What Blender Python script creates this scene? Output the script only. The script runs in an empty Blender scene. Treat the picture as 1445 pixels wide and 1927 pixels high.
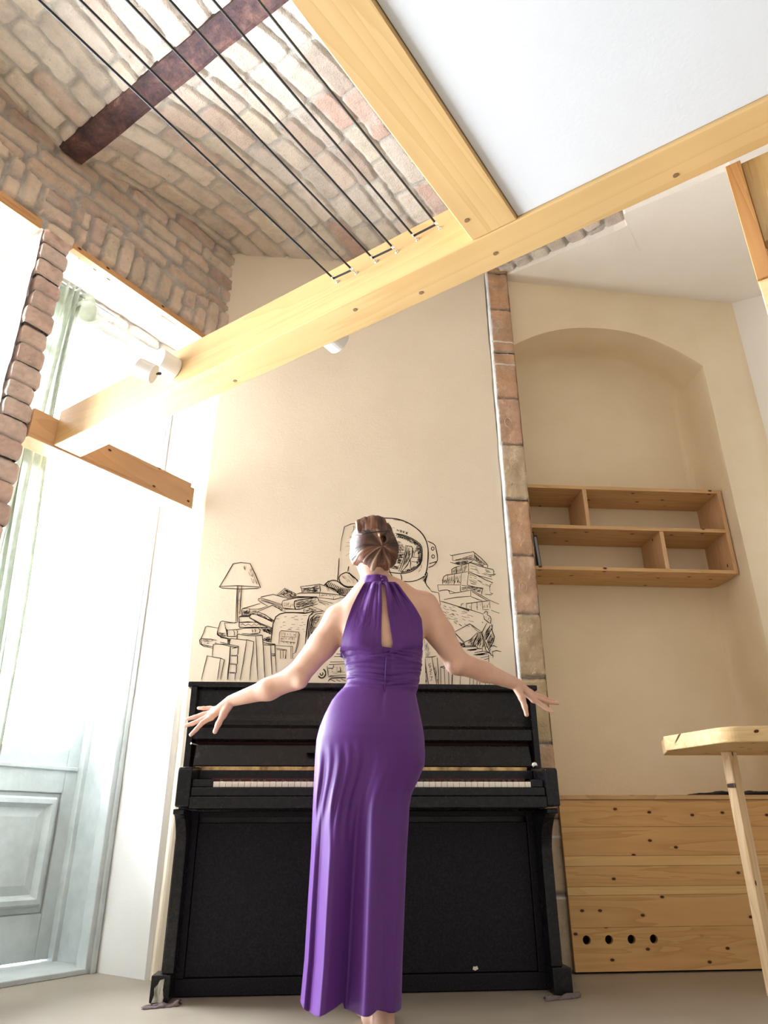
import bpy, bmesh, math, random
import numpy as np
from mathutils import Vector, Matrix
SC = bpy.context.scene
COL = SC.collection
R_ = math.radians

# ------------------------------------------------------------------ camera
FPX, PITCH, ROLL, YAW = 1349.4, R_(24.4656), R_(-.29), R_(4.7)
CAM = np.array([0, 0, .53])
cp, sp = math.cos(PITCH), math.sin(PITCH)
_fw, _up, _rt = np.array([0, cp, sp]), np.array([0, -sp, cp]), np.array([1., 0, 0])
c_, s_ = math.cos(ROLL), math.sin(ROLL)
def _rz(v, a): return np.array([v[0]*math.cos(a)+v[1]*math.sin(a), -v[0]*math.sin(a)+v[1]*math.cos(a), v[2]])
CR, CD, CF = _rz(c_*_rt+s_*_up, YAW), _rz(s_*_rt-c_*_up, YAW), _rz(_fw, YAW)
cam = bpy.data.cameras.new('camera'); co = bpy.data.objects.new('camera', cam); COL.objects.link(co)
cam.sensor_fit = 'HORIZONTAL'; cam.sensor_width = 36; cam.lens = FPX/1445*36
cam.clip_start = .02; cam.clip_end = 200
M = Matrix((tuple(CR), tuple(-CD), tuple(-CF))).transposed().to_4x4(); M.translation = Vector(CAM)
co.matrix_world = M; SC.camera = co

def ray(x, y): return CR*((x-722.5)/FPX)+CD*((y-963.5)/FPX)+CF
def at(x, y, Y):
    """point of the vertical plane at distance Y that is seen at photo pixel x, y"""
    d = ray(x, y); return CAM+d*(Y/d[1])
def atz(x, y, z):
    d = ray(x, y); return CAM+d*((z-CAM[2])/d[2])
A = R_(39)
D1 = np.array([math.sin(A), math.cos(A), 0]); D2 = np.array([math.cos(A), -math.sin(A), 0])
def atds(x, y, s):
    """same, on the plane s = const of the beam frame; returns (u, s, z)"""
    d = ray(x, y); p = CAM+d*(s/(d@D1)); return np.array([p@D2, p@D1, p[2]])
def atu(x, y, u):
    d = ray(x, y); p = CAM+d*(u/(d@D2)); return np.array([p@D2, p@D1, p[2]])

# ------------------------------------------------------------------ light
SC.view_settings.view_transform = 'Standard'; SC.view_settings.look = 'None'
SC.view_settings.gamma = 1; SC.view_settings.exposure = 0.50
SC.view_settings.use_curve_mapping = False
w = bpy.data.worlds.new('sky'); SC.world = w; w.use_nodes = True
bg = w.node_tree.nodes['Background']; bg.inputs[0].default_value = (1, .95, .87, 1); bg.inputs[1].default_value = .56
def area(name, u, s, z, su, sz, power, aim, colr):
    l = bpy.data.lights.new(name, 'AREA'); l.shape = 'RECTANGLE'; l.size = su; l.size_y = sz
    l.energy = power; l.color = colr
    o = bpy.data.objects.new(name, l); COL.objects.link(o)
    o.location = Vector(D2*u+D1*s)+Vector((0, 0, z))
    o.matrix_world = Matrix.Translation(o.location) @ Matrix((tuple(-D1), (0, 0, 1), tuple(-D2))).transposed().to_4x4(); o.visible_camera = True; return o
area('daylight_door', -4.1, 1.9, 2.6, 2.4, 5.0, 1650, tuple(D2), (.86, .93, 1))
area('daylight_second_door', -3.9, .45, 1.6, 1.5, 2.9, 400, tuple(D2), (.84, .92, 1))

# ------------------------------------------------------------------ mesh helpers
class MB:
    def __init__(s): s.v = []; s.f = []
    def add(s, vs, fs):
        n = len(s.v); s.v += [tuple(float(c) for c in p) for p in vs]; s.f += [tuple(i+n for i in f) for f in fs]; return s
    def box(s, x0, x1, y0, y1, z0, z1):
        x0, x1 = min(x0, x1), max(x0, x1); y0, y1 = min(y0, y1), max(y0, y1); z0, z1 = min(z0, z1), max(z0, z1)
        return s.add([(x0,y0,z0),(x1,y0,z0),(x1,y1,z0),(x0,y1,z0),(x0,y0,z1),(x1,y0,z1),(x1,y1,z1),(x0,y1,z1)],
            [(0,3,2,1),(4,5,6,7),(0,1,5,4),(1,2,6,5),(2,3,7,6),(3,0,4,7)])
    def prism(s, poly, axis, a0, a1):
        """poly in the two other axes (ordered), extruded along axis"""
        def P(p, a):
            return (a, p[0], p[1]) if axis == 'x' else (p[0], a, p[1]) if axis == 'y' else (p[0], p[1], a)
        n = len(poly); vs = [P(p, a0) for p in poly]+[P(p, a1) for p in poly]
        return s.add(vs, [tuple(range(n))[::-1], tuple(range(n, 2*n))]+[(i, (i+1) % n, (i+1) % n+n, i+n) for i in range(n)])
    def tube(s, pts, r, n=8, caps=True):
        pts = [np.array(p, float) for p in pts]; rs = r if hasattr(r, '__len__') else [r]*len(pts)
        vs = []; t0 = None; nrm = None
        for i, p in enumerate(pts):
            t = pts[min(i+1, len(pts)-1)]-pts[max(i-1, 0)]; t = t/(np.linalg.norm(t)+1e-12)
            if nrm is None:
                a = np.array([0, 0, 1.]) if abs(t[2]) < .9 else np.array([1., 0, 0]); nrm = np.cross(t, a)
            nrm = nrm-t*(nrm@t); nrm /= np.linalg.norm(nrm); b = np.cross(t, nrm)
            for k in range(n):
                a = 2*math.pi*k/n; vs.append(p+rs[i]*(math.cos(a)*nrm+math.sin(a)*b))
        fs = [(i*n+k, i*n+(k+1) % n, (i+1)*n+(k+1) % n, (i+1)*n+k) for i in range(len(pts)-1) for k in range(n)]
        if caps: fs += [tuple(range(n))[::-1], tuple(range((len(pts)-1)*n, len(pts)*n))]
        return s.add(vs, fs)
    def cyl(s, p0, p1, r, n=24): return s.tube([p0, p1], r, n)
    def cup(s, p0, p1, r, th, n=32):
        """open cylinder with wall thickness, closed at p0"""
        p0, p1 = np.array(p0, float), np.array(p1, float)
        return s.tube([p0, p1, p1, p0+(p1-p0)*.15, p0+(p1-p0)*.15], [r, r, r-th, r-th, .0005], n, False).tube([p0+(p1-p0)*.001, p0], [r, .0005], n, False)
    def ball(s, c, r, n=12):
        r = r if hasattr(r, '__len__') else (r, r, r); vs = []
        for i in range(1, n):
            for k in range(2*n):
                a, b = math.pi*i/n, math.pi*k/n; vs.append((c[0]+r[0]*math.sin(a)*math.cos(b), c[1]+r[1]*math.sin(a)*math.sin(b), c[2]+r[2]*math.cos(a)))
        m = 2*n; fs = [(i*m+k, (i+1)*m+k, (i+1)*m+(k+1) % m, i*m+(k+1) % m) for i in range(n-2) for k in range(m)]
        vs += [(c[0], c[1], c[2]+r[2]), (c[0], c[1], c[2]-r[2])]; T = len(vs)-2
        fs += [(T, k, (k+1) % m) for k in range(m)]+[(T+1, (n-2)*m+(k+1) % m, (n-2)*m+k) for k in range(m)]
        return s.add(vs, fs)
    def grid(s, P, closed=False):
        n, m = len(P), len(P[0]); vs = [p for r in P for p in r]
        fs = [(i*m+j, i*m+(j+1) % m, (i+1)*m+(j+1) % m, (i+1)*m+j) for i in range(n-1) for j in range(m if closed else m-1)]
        return s.add(vs, fs)

ORG = {}
def _mat(frame, origin):
    m = Matrix.Rotation(-A, 4, 'Z') if frame == 'D' else Matrix()
    return m @ Matrix.Translation(Vector(origin))
def thing(name, origin, frame='W', label=None, cat=None, group=None):
    o = bpy.data.objects.new(name, None); o.empty_display_size = .05; COL.objects.link(o)
    o.matrix_world = _mat(frame, origin); ORG[o.name] = (frame, np.array(origin, float))
    tag(o, label, cat, group); return o
def tag(o, label=None, cat=None, group=None, kind=None):
    if label: o['label'] = label
    if cat: o['category'] = cat
    if group: o['group'] = group
    if kind: o['kind'] = kind
    return o
def mesh(name, mb, mat, parent=None, frame='W', origin=None, bevel=0, smooth=False, attrs=None, solid=0, label=None, cat=None, group=None, kind=None, sub=0):
    me = bpy.data.meshes.new(name)
    V = np.array(mb.v)
    if parent is not None: frame, org = ORG[parent.name]
    elif origin is not None: org = np.array(origin, float)
    else: org = np.array([(V[:,0].min()+V[:,0].max())/2, (V[:,1].min()+V[:,1].max())/2, V[:,2].min()])
    me.from_pydata((V-org).tolist(), [], mb.f); me.validate()
    if mb.__dict__.get('norm', True) and len(mb.f) < 60000:
        b = bmesh.new(); b.from_mesh(me); bmesh.ops.recalc_face_normals(b, faces=b.faces); b.to_mesh(me); b.free()
    if smooth: me.polygons.foreach_set('use_smooth', [True]*len(me.polygons))
    for k, val in (attrs or {}).items():
        if val.ndim == 2:
            a = me.color_attributes.new(k, 'FLOAT_COLOR', 'POINT'); c = np.ones((len(val), 4), np.float32); c[:, :3] = val; a.data.foreach_set('color', c.ravel())
        else:
            a = me.attributes.new(k, 'FLOAT', 'POINT'); a.data.foreach_set('value', val.astype(np.float32))
    me.materials.append(mat)
    o = bpy.data.objects.new(name, me); COL.objects.link(o)
    if parent is not None: o.parent = parent
    else: o.matrix_world = _mat(frame, org)
    ORG[o.name] = (frame, org)
    if bevel:
        m = o.modifiers.new('bevel', 'BEVEL'); m.width = bevel; m.segments = 2; m.limit_method = 'ANGLE'; m.angle_limit = R_(40)
    if solid:
        m = o.modifiers.new('thickness', 'SOLIDIFY'); m.thickness = solid; m.offset = -1
    if sub:
        m = o.modifiers.new('round', 'SUBSURF'); m.levels = sub; m.render_levels = sub
    tag(o, label, cat, group, kind); return o
def struct(name, mb, mat, **k): return mesh(name, mb, mat, kind='structure', **k)

# numpy value noise
def _h(*k):
    n = np.zeros(np.broadcast(*k).shape, np.int64) if len(k) > 1 else np.zeros(np.shape(k[0]), np.int64)
    for i, a in enumerate(k): n = n + np.asarray(a).astype(np.int64)*[374761393, 668265263, 2147483647, 982451653][i]
    n = (n ^ (n >> 13))*1274126177; n = n & 0x7fffffff; n = (n ^ (n >> 16))*1103515245 & 0x7fffffff
    return (n ^ (n >> 15)) % 100003/100003.
def noise(x, y, z=0*1.0):
    x, y, z = np.broadcast_arrays(np.asarray(x, float), np.asarray(y, float), np.asarray(z, float))
    xi, yi, zi = np.floor(x), np.floor(y), np.floor(z); fx, fy, fz = x-xi, y-yi, z-zi
    fx, fy, fz = fx*fx*(3-2*fx), fy*fy*(3-2*fy), fz*fz*(3-2*fz); r = 0
    for a in (0, 1):
        for b in (0, 1):
            for c in (0, 1):
                r = r+_h(xi+a, yi+b, zi+c)*np.where(a, fx, 1-fx)*np.where(b, fy, 1-fy)*np.where(c, fz, 1-fz)
    return r
def sstep(a, b, x): t = np.clip((x-a)/(b-a), 0, 1); return t*t*(3-2*t)

# ------------------------------------------------------------------ materials
def mat(name, color=(.5,.5,.5), rough=.6, metal=0, spec=.5, **k):
    m = bpy.data.materials.new(name); m.use_nodes = True; b = m.node_tree.nodes['Principled BSDF']
    b.inputs['Base Color'].default_value = (*color, 1); b.inputs['Roughness'].default_value = rough
    b.inputs['Metallic'].default_value = metal; b.inputs['Specular IOR Level'].default_value = spec
    for a, v in k.items(): b.inputs[a.replace('_', ' ')].default_value = v
    return m
class N:
    def __init__(s, m): s.t = m.node_tree; s.b = s.t.nodes['Principled BSDF']
    def n(s, typ, **k):
        x = s.t.nodes.new('ShaderNode'+typ)
        for a, v in k.items():
            if a in x.inputs.keys(): 
                x.inputs[a].default_value = v
            else: setattr(x, a, v)
        return x
    def l(s, a, b): s.t.links.new(a, b)
    def coord(s, scale=(1,1,1), which='Object'):
        c = s.n('TexCoord'); mp = s.n('Mapping'); mp.inputs['Scale'].default_value = scale; s.l(c.outputs[which], mp.inputs['Vector']); return mp.outputs[0]
    def noise(s, vec, scale, detail=4, rough=.55, dist=0):
        x = s.n('TexNoise'); x.inputs['Scale'].default_value = scale; x.inputs['Detail'].default_value = detail
        x.inputs['Roughness'].default_value = rough; x.inputs['Distortion'].default_value = dist; s.l(vec, x.inputs['Vector']); return x.outputs['Fac']
    def ramp(s, fac, stops):
        r = s.n('ValToRGB'); e = r.color_ramp.elements
        while len(e) < len(stops): e.new(.5)
        for i, (p, c) in enumerate(stops): e[i].position = p; e[i].color = (*c, 1) if hasattr(c, '__len__') else (c, c, c, 1)
        s.l(fac, r.inputs[0]); return r.outputs[0]
    def mix(s, fac, a, b, mode='MIX'):
        x = s.n('MixRGB', blend_type=mode)
        for i, v in ((0, fac), (1, a), (2, b)):
            if isinstance(v, (int, float)): x.inputs[i].default_value = v
            elif isinstance(v, tuple): x.inputs[i].default_value = (*v, 1)
            else: s.l(v, x.inputs[i])
        return x.outputs[0]
    def bump(s, h, strength=.3, dist=.01):
        b = s.n('Bump'); b.inputs['Strength'].default_value = strength; b.inputs['Distance'].default_value = dist; s.l(h, b.inputs['Height']); s.l(b.outputs[0], s.b.inputs['Normal'])
    def base(s, c): s.l(c, s.b.inputs['Base Color'])

def plaster(name, c1, c2, bump=.25, scale=2.2):
    m = mat(name, c1, .9, spec=.15); n = N(m); v = n.coord()
    a = n.noise(v, scale, 6, .6); n.base(n.ramp(a, [(.35, c1), (.7, c2)]))
    n.bump(n.mix(.5, n.noise(v, 14, 6, .6), n.noise(v, 90, 4)), bump, .006); return m
def wood(name, light, dark, axis=0, knots=0., ring=1., rough=.5, kcol=(.055, .016, .006), bumpy=.12):
    m = mat(name, light, rough, spec=.35); n = N(m)
    sc = [9., 9., 9.]; sc[axis] = .7; v = n.coord(tuple(sc))
    info = n.n('ObjectInfo'); add = n.n('VectorMath', operation='ADD'); mul = n.n('VectorMath', operation='SCALE'); mul.inputs['Scale'].default_value = 37.
    cmb = n.n('CombineXYZ'); 
    for i in range(3): n.l(info.outputs['Random'], cmb.inputs[i])
    n.l(cmb.outputs[0], mul.inputs[0]); n.l(v, add.inputs[0]); n.l(mul.outputs[0], add.inputs[1]); vv = add.outputs[0]
    f1 = n.noise(vv, 1.0*ring, 3, .5, 1.2); f2 = n.noise(vv, 7*ring, 5, .6, .6)
    wv = n.n('Math', operation='FRACT'); mm = n.n('Math', operation='MULTIPLY'); mm.inputs[1].default_value = 7.; n.l(f1, mm.inputs[0]); n.l(mm.outputs[0], wv.inputs[0])
    rg = n.ramp(wv.outputs[0], [(0, 0.), (.75, .55), (.95, 1.), (1., 0.)])
    f = n.mix(.45, rg, f2)
    c = n.mix(n.ramp(f, [(.1, 0.), (.95, 1.)]), light, dark)
    big = n.ramp(n.noise(n.coord((.8, .8, .8)), 1.6, 3), [(.35, .9), (.65, 1.06)]); c = n.mix(1., c, big, 'MULTIPLY')
    if knots:
        cv = n.n('SeparateXYZ'); ad2 = n.n('VectorMath', operation='ADD'); n.l(n.coord(), ad2.inputs[0]); n.l(mul.outputs[0], ad2.inputs[1]); n.l(ad2.outputs[0], cv.inputs[0])
        oth = [i for i in range(3) if i != axis]; su = n.n('Math', operation='ADD'); n.l(cv.outputs[oth[0]], su.inputs[0]); n.l(cv.outputs[oth[1]], su.inputs[1])
        mu = n.n('Math', operation='MULTIPLY'); mu.inputs[1].default_value = 5.2; n.l(cv.outputs[axis], mu.inputs[0])
        mv = n.n('Math', operation='MULTIPLY'); mv.inputs[1].default_value = 8.5; n.l(su.outputs[0], mv.inputs[0])
        cc = n.n('CombineXYZ'); n.l(mu.outputs[0], cc.inputs[0]); n.l(mv.outputs[0], cc.inputs[1]); knots = .055+.2*max(0, knots-.1)
        vo = n.n('TexVoronoi', voronoi_dimensions='2D'); vo.inputs['Scale'].default_value = 1.0; n.l(cc.outputs[0], vo.inputs['Vector'])
        sel = n.ramp(vo.outputs['Color'], [(.40, 0.), (.44, 1.)])
        k = n.mix(1., n.ramp(vo.outputs['Distance'], [(knots*.80, 1.), (knots, 0.)]), sel, 'MULTIPLY')
        k2 = n.mix(1., n.ramp(vo.outputs['Distance'], [(knots, .6), (knots*2.0, 0.)]), sel, 'MULTIPLY'); c = n.mix(k2, c, dark); c = n.mix(k, c, kcol)
        st = [13., 13., 13.]; st[axis] = .9; sv = n.ramp(n.noise(n.coord(tuple(st)), 1.7, 4, .6), [(.60, 0.), (.74, .55)]); c = n.mix(sv, c, tuple(x*.62 for x in dark))
    n.base(c); n.bump(f, bumpy, .004); return m

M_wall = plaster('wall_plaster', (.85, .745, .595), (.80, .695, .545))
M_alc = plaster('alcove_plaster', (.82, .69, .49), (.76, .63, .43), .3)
M_alcc = plaster('alcove_ceiling_plaster', (.80, .73, .64), (.75, .67, .57), .25)
M_white = plaster('white_plaster', (.88, .87, .85), (.83, .82, .80), .35)
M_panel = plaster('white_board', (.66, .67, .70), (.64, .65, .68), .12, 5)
M_chip = plaster('chipped_white_plaster', (.85, .83, .80), (.62, .58, .54), .8, 14)
M_floor = mat('floor_screed', (.5, .49, .46), .45, spec=.35); n = N(M_floor); v = n.coord()
n.base(n.ramp(n.noise(v, 1.6, 6, .6), [(.3, (.29, .25, .19)), (.7, (.36, .315, .25))])); n.bump(n.noise(v, 60, 4), .12, .003)
def brickmat(name, sat=1.):
    m = mat(name, (.5, .4, .3), .92, spec=.12); n = N(m); v = n.coord()
    a = n.n('Attribute', attribute_name='Col'); c = a.outputs['Color']
    st = n.ramp(n.noise(v, 9, 7, .7), [(.30, .78), (.5, 1.), (.72, 1.12)]); c = n.mix(1., c, st, 'MULTIPLY')
    wl = n.ramp(n.noise(v, 5.3, 8, .75), [(.52, 0.), (.72, .55)]); c = n.mix(wl, c, (.72, .66, .58))
    dk = n.ramp(n.noise(v, 31, 5, .7), [(.64, 0.), (.74, .7)]); c = n.mix(dk, c, (.10, .075, .06))
    n.base(c); n.bump(n.mix(.5, n.noise(v, 22, 8, .7), n.noise(v, 120, 4, .6)), .9, .012); return m
M_brick = brickmat('old_brick')
M_beam = wood('beam_pine', (.60, .40, .185), (.52, .325, .13), 0, ring=.45, rough=.38, bumpy=.06)
M_beamY = wood('beam_pine_y', (.60, .40, .185), (.52, .325, .13), 1, ring=.45, rough=.38, bumpy=.06)
M_shelf = wood('shelf_pine', (.66, .42, .20), (.46, .25, .10), 0, knots=.13, ring=1.1)
M_shelfZ = wood('shelf_pine_upright', (.66, .42, .23), (.50, .28, .12), 2, knots=.10, ring=1.1)
M_board = wood('panel_pine', (.72, .43, .17), (.54, .28, .09), 0, knots=.10, ring=.8)
M_boardL = wood('panel_pine_pale', (.80, .53, .23), (.68, .40, .14), 0, knots=.0, ring=.8)
M_table = wood('table_pine', (.84, .62, .34), (.68, .43, .18), 0, knots=.06, ring=.9)
M_leg = wood('table_leg_pine', (.84, .62, .38), (.66, .42, .20), 2, knots=.05, ring=.9)
M_stair = wood('stair_pine', (.74, .52, .24), (.55, .32, .12), 2, knots=.07, ring=1.2)
M_stairb = wood('stair_pine_brown', (.55, .27, .09), (.36, .15, .045), 2, knots=.07, ring=1.4)
M_doorbeam = wood('door_beam_pine', (.66, .40, .21), (.56, .31, .15), 1, knots=.05, ring=.5)
M_lintel = wood('lintel_pine', (.62, .34, .15), (.46, .22, .08), 1, knots=.04)
M_black = mat('piano_black', (.013, .012, .014), .32, spec=.28); n = N(M_black); v = n.coord()
f = n.ramp(n.noise(v, 3.5, 6, .65, .6), [(.35, .16), (.7, .42)]); n.l(f, n.b.inputs['Roughness']); n.base(n.ramp(n.noise(v, 60, 3), [(.45, (.006, .0055, .007)), (.8, (.018, .015, .018))]))
n.bump(n.noise(v, 25, 5), .08, .003)
M_blackm = mat('piano_black_matte', (.018, .017, .022), .42, spec=.14); n = N(M_blackm); v = n.coord()
n.base(n.ramp(n.noise(v, 180, 3), [(.4, (.008, .007, .010)), (.75, (.022, .020, .027))])); n.bump(n.noise(v, 200, 3), .25, .002)
M_ivory = mat('key_ivory', (.80, .74, .60), .25)
M_ebony = mat('key_ebony', (.01, .01, .01), .3)
M_brass = mat('worn_brass', (.55, .36, .16), .35, metal=.9); n = N(M_brass); n.base(n.ramp(n.noise(n.coord((2, 1, 1)), 9, 5), [(.35, (.16, .09, .05)), (.6, (.66, .45, .20))]))
M_felt = mat('red_felt', (.09, .03, .03), .95)
M_steel = mat('bright_steel', (.75, .75, .75), .25, metal=1)
M_rust = mat('rusty_steel', (.10, .05, .045), .75, metal=.1); n = N(M_rust); v = n.coord()
c = n.ramp(n.noise(v, 9, 8, .75, .4), [(.36, (.025, .013, .017)), (.52, (.085, .037, .034)), (.64, (.17, .08, .055)), (.74, (.5, .42, .36))]); n.base(c); n.bump(n.noise(v, 16, 8, .7), .8, .01)
M_ink = mat('mural_ink', (.025, .02, .02), .8, spec=.1)
M_rope = mat('black_rope', (.008, .008, .010), .75)
M_lampw = mat('lamp_white', (.85, .84, .83), .35)
M_lampd = mat('lamp_dark', (.02, .02, .03), .3)
M_door = mat('door_grey_paint', (.52, .56, .56), .5); n = N(M_door); v = n.coord()
n.base(n.ramp(n.noise(v, 5, 8, .7), [(.3, (.44, .48, .48)), (.6, (.58, .62, .62)), (.8, (.64, .67, .66))])); n.bump(n.noise(v, 30, 6, .7), .35, .004)
M_glass = mat('window_glass', (.95, .97, 1), .02); n = N(M_glass); tr = n.n('BsdfTransparent'); gl = n.n('BsdfGlossy'); gl.inputs['Roughness'].default_value = .03
fr = n.n('Fresnel'); fr.inputs['IOR'].default_value = 1.25; mx = n.n('MixShader'); n.l(fr.outputs[0], mx.inputs[0]); n.l(tr.outputs[0], mx.inputs[1]); n.l(gl.outputs[0], mx.inputs[2])
n.l(mx.outputs[0], n.t.nodes['Material Output'].inputs['Surface'])
M_curt = mat('green_curtain', (.42, .47, .36), .6, Transmission_Weight=.35, IOR=1.05); n = N(M_curt); v = n.coord(); n.base(n.ramp(n.noise(v, 30, 4), [(.3, (.42, .46, .38)), (.7, (.56, .59, .51))]))
n.b.inputs['Subsurface Weight'].default_value = 0.0
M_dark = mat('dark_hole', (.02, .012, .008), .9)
M_skin = mat('skin', (.72, .47, .36), .48, spec=.35, Subsurface_Weight=.12, Subsurface_Scale=.02); n = N(M_skin); v = n.coord()
n.base(n.ramp(n.noise(v, 9, 5), [(.3, (.58, .33, .235)), (.7, (.68, .43, .32))])); n.b.inputs['Subsurface Radius'].default_value = (1, .3, .15)
M_dress = mat('purple_jersey', (.085, .018, .155), .5, spec=.3, Sheen_Weight=.35, Sheen_Roughness=.4); n = N(M_dress); n.b.inputs['Sheen Tint'].default_value = (.6, .4, 1, 1)
n.bump(n.noise(n.coord(), 700, 2), .08, .0005)
M_hair = mat('auburn_hair', (.16, .06, .03), .55, spec=.5); n = N(M_hair)
a = n.n('Attribute', attribute_name='strand'); n.base(n.ramp(a.outputs['Fac'], [(.15, (.022, .009, .006)), (.45, (.10, .036, .020)), (.68, (.20, .085, .045)), (.92, (.45, .32, .22))]))
M_pin = mat('black_hair_pin', (.01, .01, .012), .4)
M_cloth = mat('black_cloth', (.012, .012, .013), .9)
M_bare = mat('bare_grey_wood', (.42, .40, .33), .9); n = N(M_bare); n.base(n.ramp(n.noise(n.coord((1, 1, .4)), 60, 6), [(.35, (.18, .18, .13)), (.6, (.62, .60, .52))]))
M_fluff = mat('brown_felt_scrap', (.16, .12, .12), .95)
M_yw = mat('painted_white_frame', (.8, .8, .78), .45)

# ------------------------------------------------------------------ room shell
Yw = 3.55
struct('floor', MB().add([(-6, -5, 0), (6, -5, 0), (6, 4.6, 0), (-6, 4.6, 0), (-6, -5, -.1), (6, -5, -.1), (6, 4.6, -.1), (-6, 4.6, -.1)],
    [(0,1,2,3),(7,6,5,4),(0,4,5,1),(1,5,6,2),(2,6,7,3),(3,7,4,0)]), M_floor, origin=(0, 0, 0))

# mural wall: front face plus rounded left corner turning into the door reveal
def wall_back():
    rng = np.random.RandomState(3); m = MB(); zs = np.linspace(0, 4.12, 42)
    P = []
    for z in zs:
        e = -.690+.012*(noise(z*2.1, 3.3)-.5)*2; row = []
        r = .035
        row += [(e-.30, Yw+.37, z)]
        for k in range(5):
            t = k/4; row.append((e+r*(1-math.cos(t*math.pi/2))*.8, Yw+r*(1-math.sin(t*math.pi/2)), z))
        rr = .957+.006*(noise(z*5, 8.8)-.5)
        row += [(x, Yw, z) for x in np.linspace(-.6, .9, 8)]+[(rr, Yw+.001, z), (rr+.004, Yw+.09, z), (rr, Yw+.42, z)]
        P.append([tuple(map(float, p)) for p in row])
    m.grid(P, False); m.norm = False
    return m
struct('wall_back', wall_back(), M_wall, origin=(0, Yw, 0), smooth=False)

# brick sheets ------------------------------------------------------
WARM = [(.58,.44,.34),(.63,.50,.39),(.54,.40,.32),(.66,.54,.42),(.52,.38,.31),(.60,.48,.39),(.63,.48,.40)]
PALE = [(.66,.57,.48),(.63,.54,.45),(.68,.60,.51),(.60,.49,.41),(.64,.55,.47),(.58,.46,.38),(.67,.58,.47),(.56,.39,.32)]
def brickfield(a, b, w, h, m, pal, seed=0, mort=(.47,.43,.39), round_=.030):
    a2 = a+.02*(noise(a*3, b*3, seed+5)-.5)+.010*(noise(a*17, b*17, seed)-.5)
    b2 = b+.022*(noise(a*2.2, b*2.2, seed+9)-.5)+.008*(noise(a*20, b*20, seed+2)-.5)
    r = np.floor(b2/h); fb = b2/h-r; wr = w*(.85+.35*_h(r, r*0+seed))
    off = _h(r, r*0+seed+7)*w; q = (a2+off)/wr; c = np.floor(q); fa = q-c
    da = np.minimum(fa, 1-fa)*wr; db = np.minimum(fb, 1-fb)*h
    rc = round_; ox, oy = np.maximum(rc-da, 0), np.maximum(rc-db, 0); d = rc-np.sqrt(ox**2+oy**2); d = np.where((da > rc) & (db > rc), rc, d)
    mm = m*(.5+.9*noise(a*6, b*6, seed+11))
    k = sstep(mm*.5, mm*.5+.006, d+.004*(noise(a*45, b*45, seed+4)-.5))
    rnd = _h(r, c, c*0+seed); pal = np.array(pal); col = pal[(rnd*len(pal)).astype(int) % len(pal)]
    col = col*(.88+.26*_h(c, r, r*0+seed+3))[..., None]
    mt = np.array(mort)*(.85+.3*noise(a*12, b*12, seed+1))[..., None]
    col = mt+(col-mt)*k[..., None]
    hgt = k*(.75+.25*rnd)+.35*(noise(a*14, b*14, seed+6)-.5)+.16*(noise(a*40, b*40, seed+8)-.5)
    return hgt, col
def sheet(name, us, vs, fn, frame, matr, origin, **k):
    U, V = np.meshgrid(us, vs, indexing='ij'); P, C = fn(U, V)
    n, m = U.shape; idx = np.arange(n*m).reshape(n, m)
    F = np.stack([idx[:-1, :-1], idx[1:, :-1], idx[1:, 1:], idx[:-1, 1:]], -1).reshape(-1, 4)
    mb = MB(); mb.v = P.reshape(-1, 3).tolist(); mb.f = [tuple(f) for f in F.tolist()]; mb.norm = False
    return mesh(name, mb, matr, frame=frame, origin=origin, attrs={'Col': C.reshape(-1, 3)}, smooth=True, **k)
def vault_z(s, u=0):
    t = np.clip((s-1.28)/1.05, 0, 1); z = 3.73+.21*(1-(1-t)**2)-.03*sstep(2.35, 3.4, s)
    return np.where(s < 1.22, 3.70+.10*np.sin(np.clip((1.16-s)/1.3, 0, 1)*math.pi), z)
def ceil_fn(S, U):
    h, c = brickfield(S, U, .29, .118, .013, PALE, 21, (.49,.45,.40))
    z = vault_z(S)-.018*h
    return np.stack([U, S, z], -1), c
sheet('ceiling', np.arange(-.6, 3.46, .0095), np.arange(-2.80, 1.9, .0095), ceil_fn, 'D', M_brick, (0, 2, 3.7), kind='structure')

def left_fn(S, Z):
    hA, cA = brickfield(S, Z, .25, .098, .020, WARM, 5)
    hB, cB = brickfield(Z+.03, S, .27, .088, .014, WARM, 6)
    k = ((Z < 3.44+.03*np.sin(S*9)) & ((S > 1.36) | (S < 1.16)))
    h = np.where(k, hB, hA); c = np.where(k[..., None], cB, cA)
    gap = np.abs(Z-3.44-.03*np.sin(S*9)) < .009; h = np.where(gap, 0, h)
    bot = sstep(3.25, 3.215, Z)*((S > 1.34) | (S < 1.16))
    u = -2.765+.024*h-.03*bot
    return np.stack([u, S, Z], -1), c
sheet('wall_left', np.arange(-.6, 2.40, .0085), np.arange(3.17, 4.05, .0085), left_fn, 'D', M_brick, (-2.765, .9, 3.2), kind='structure')

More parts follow.
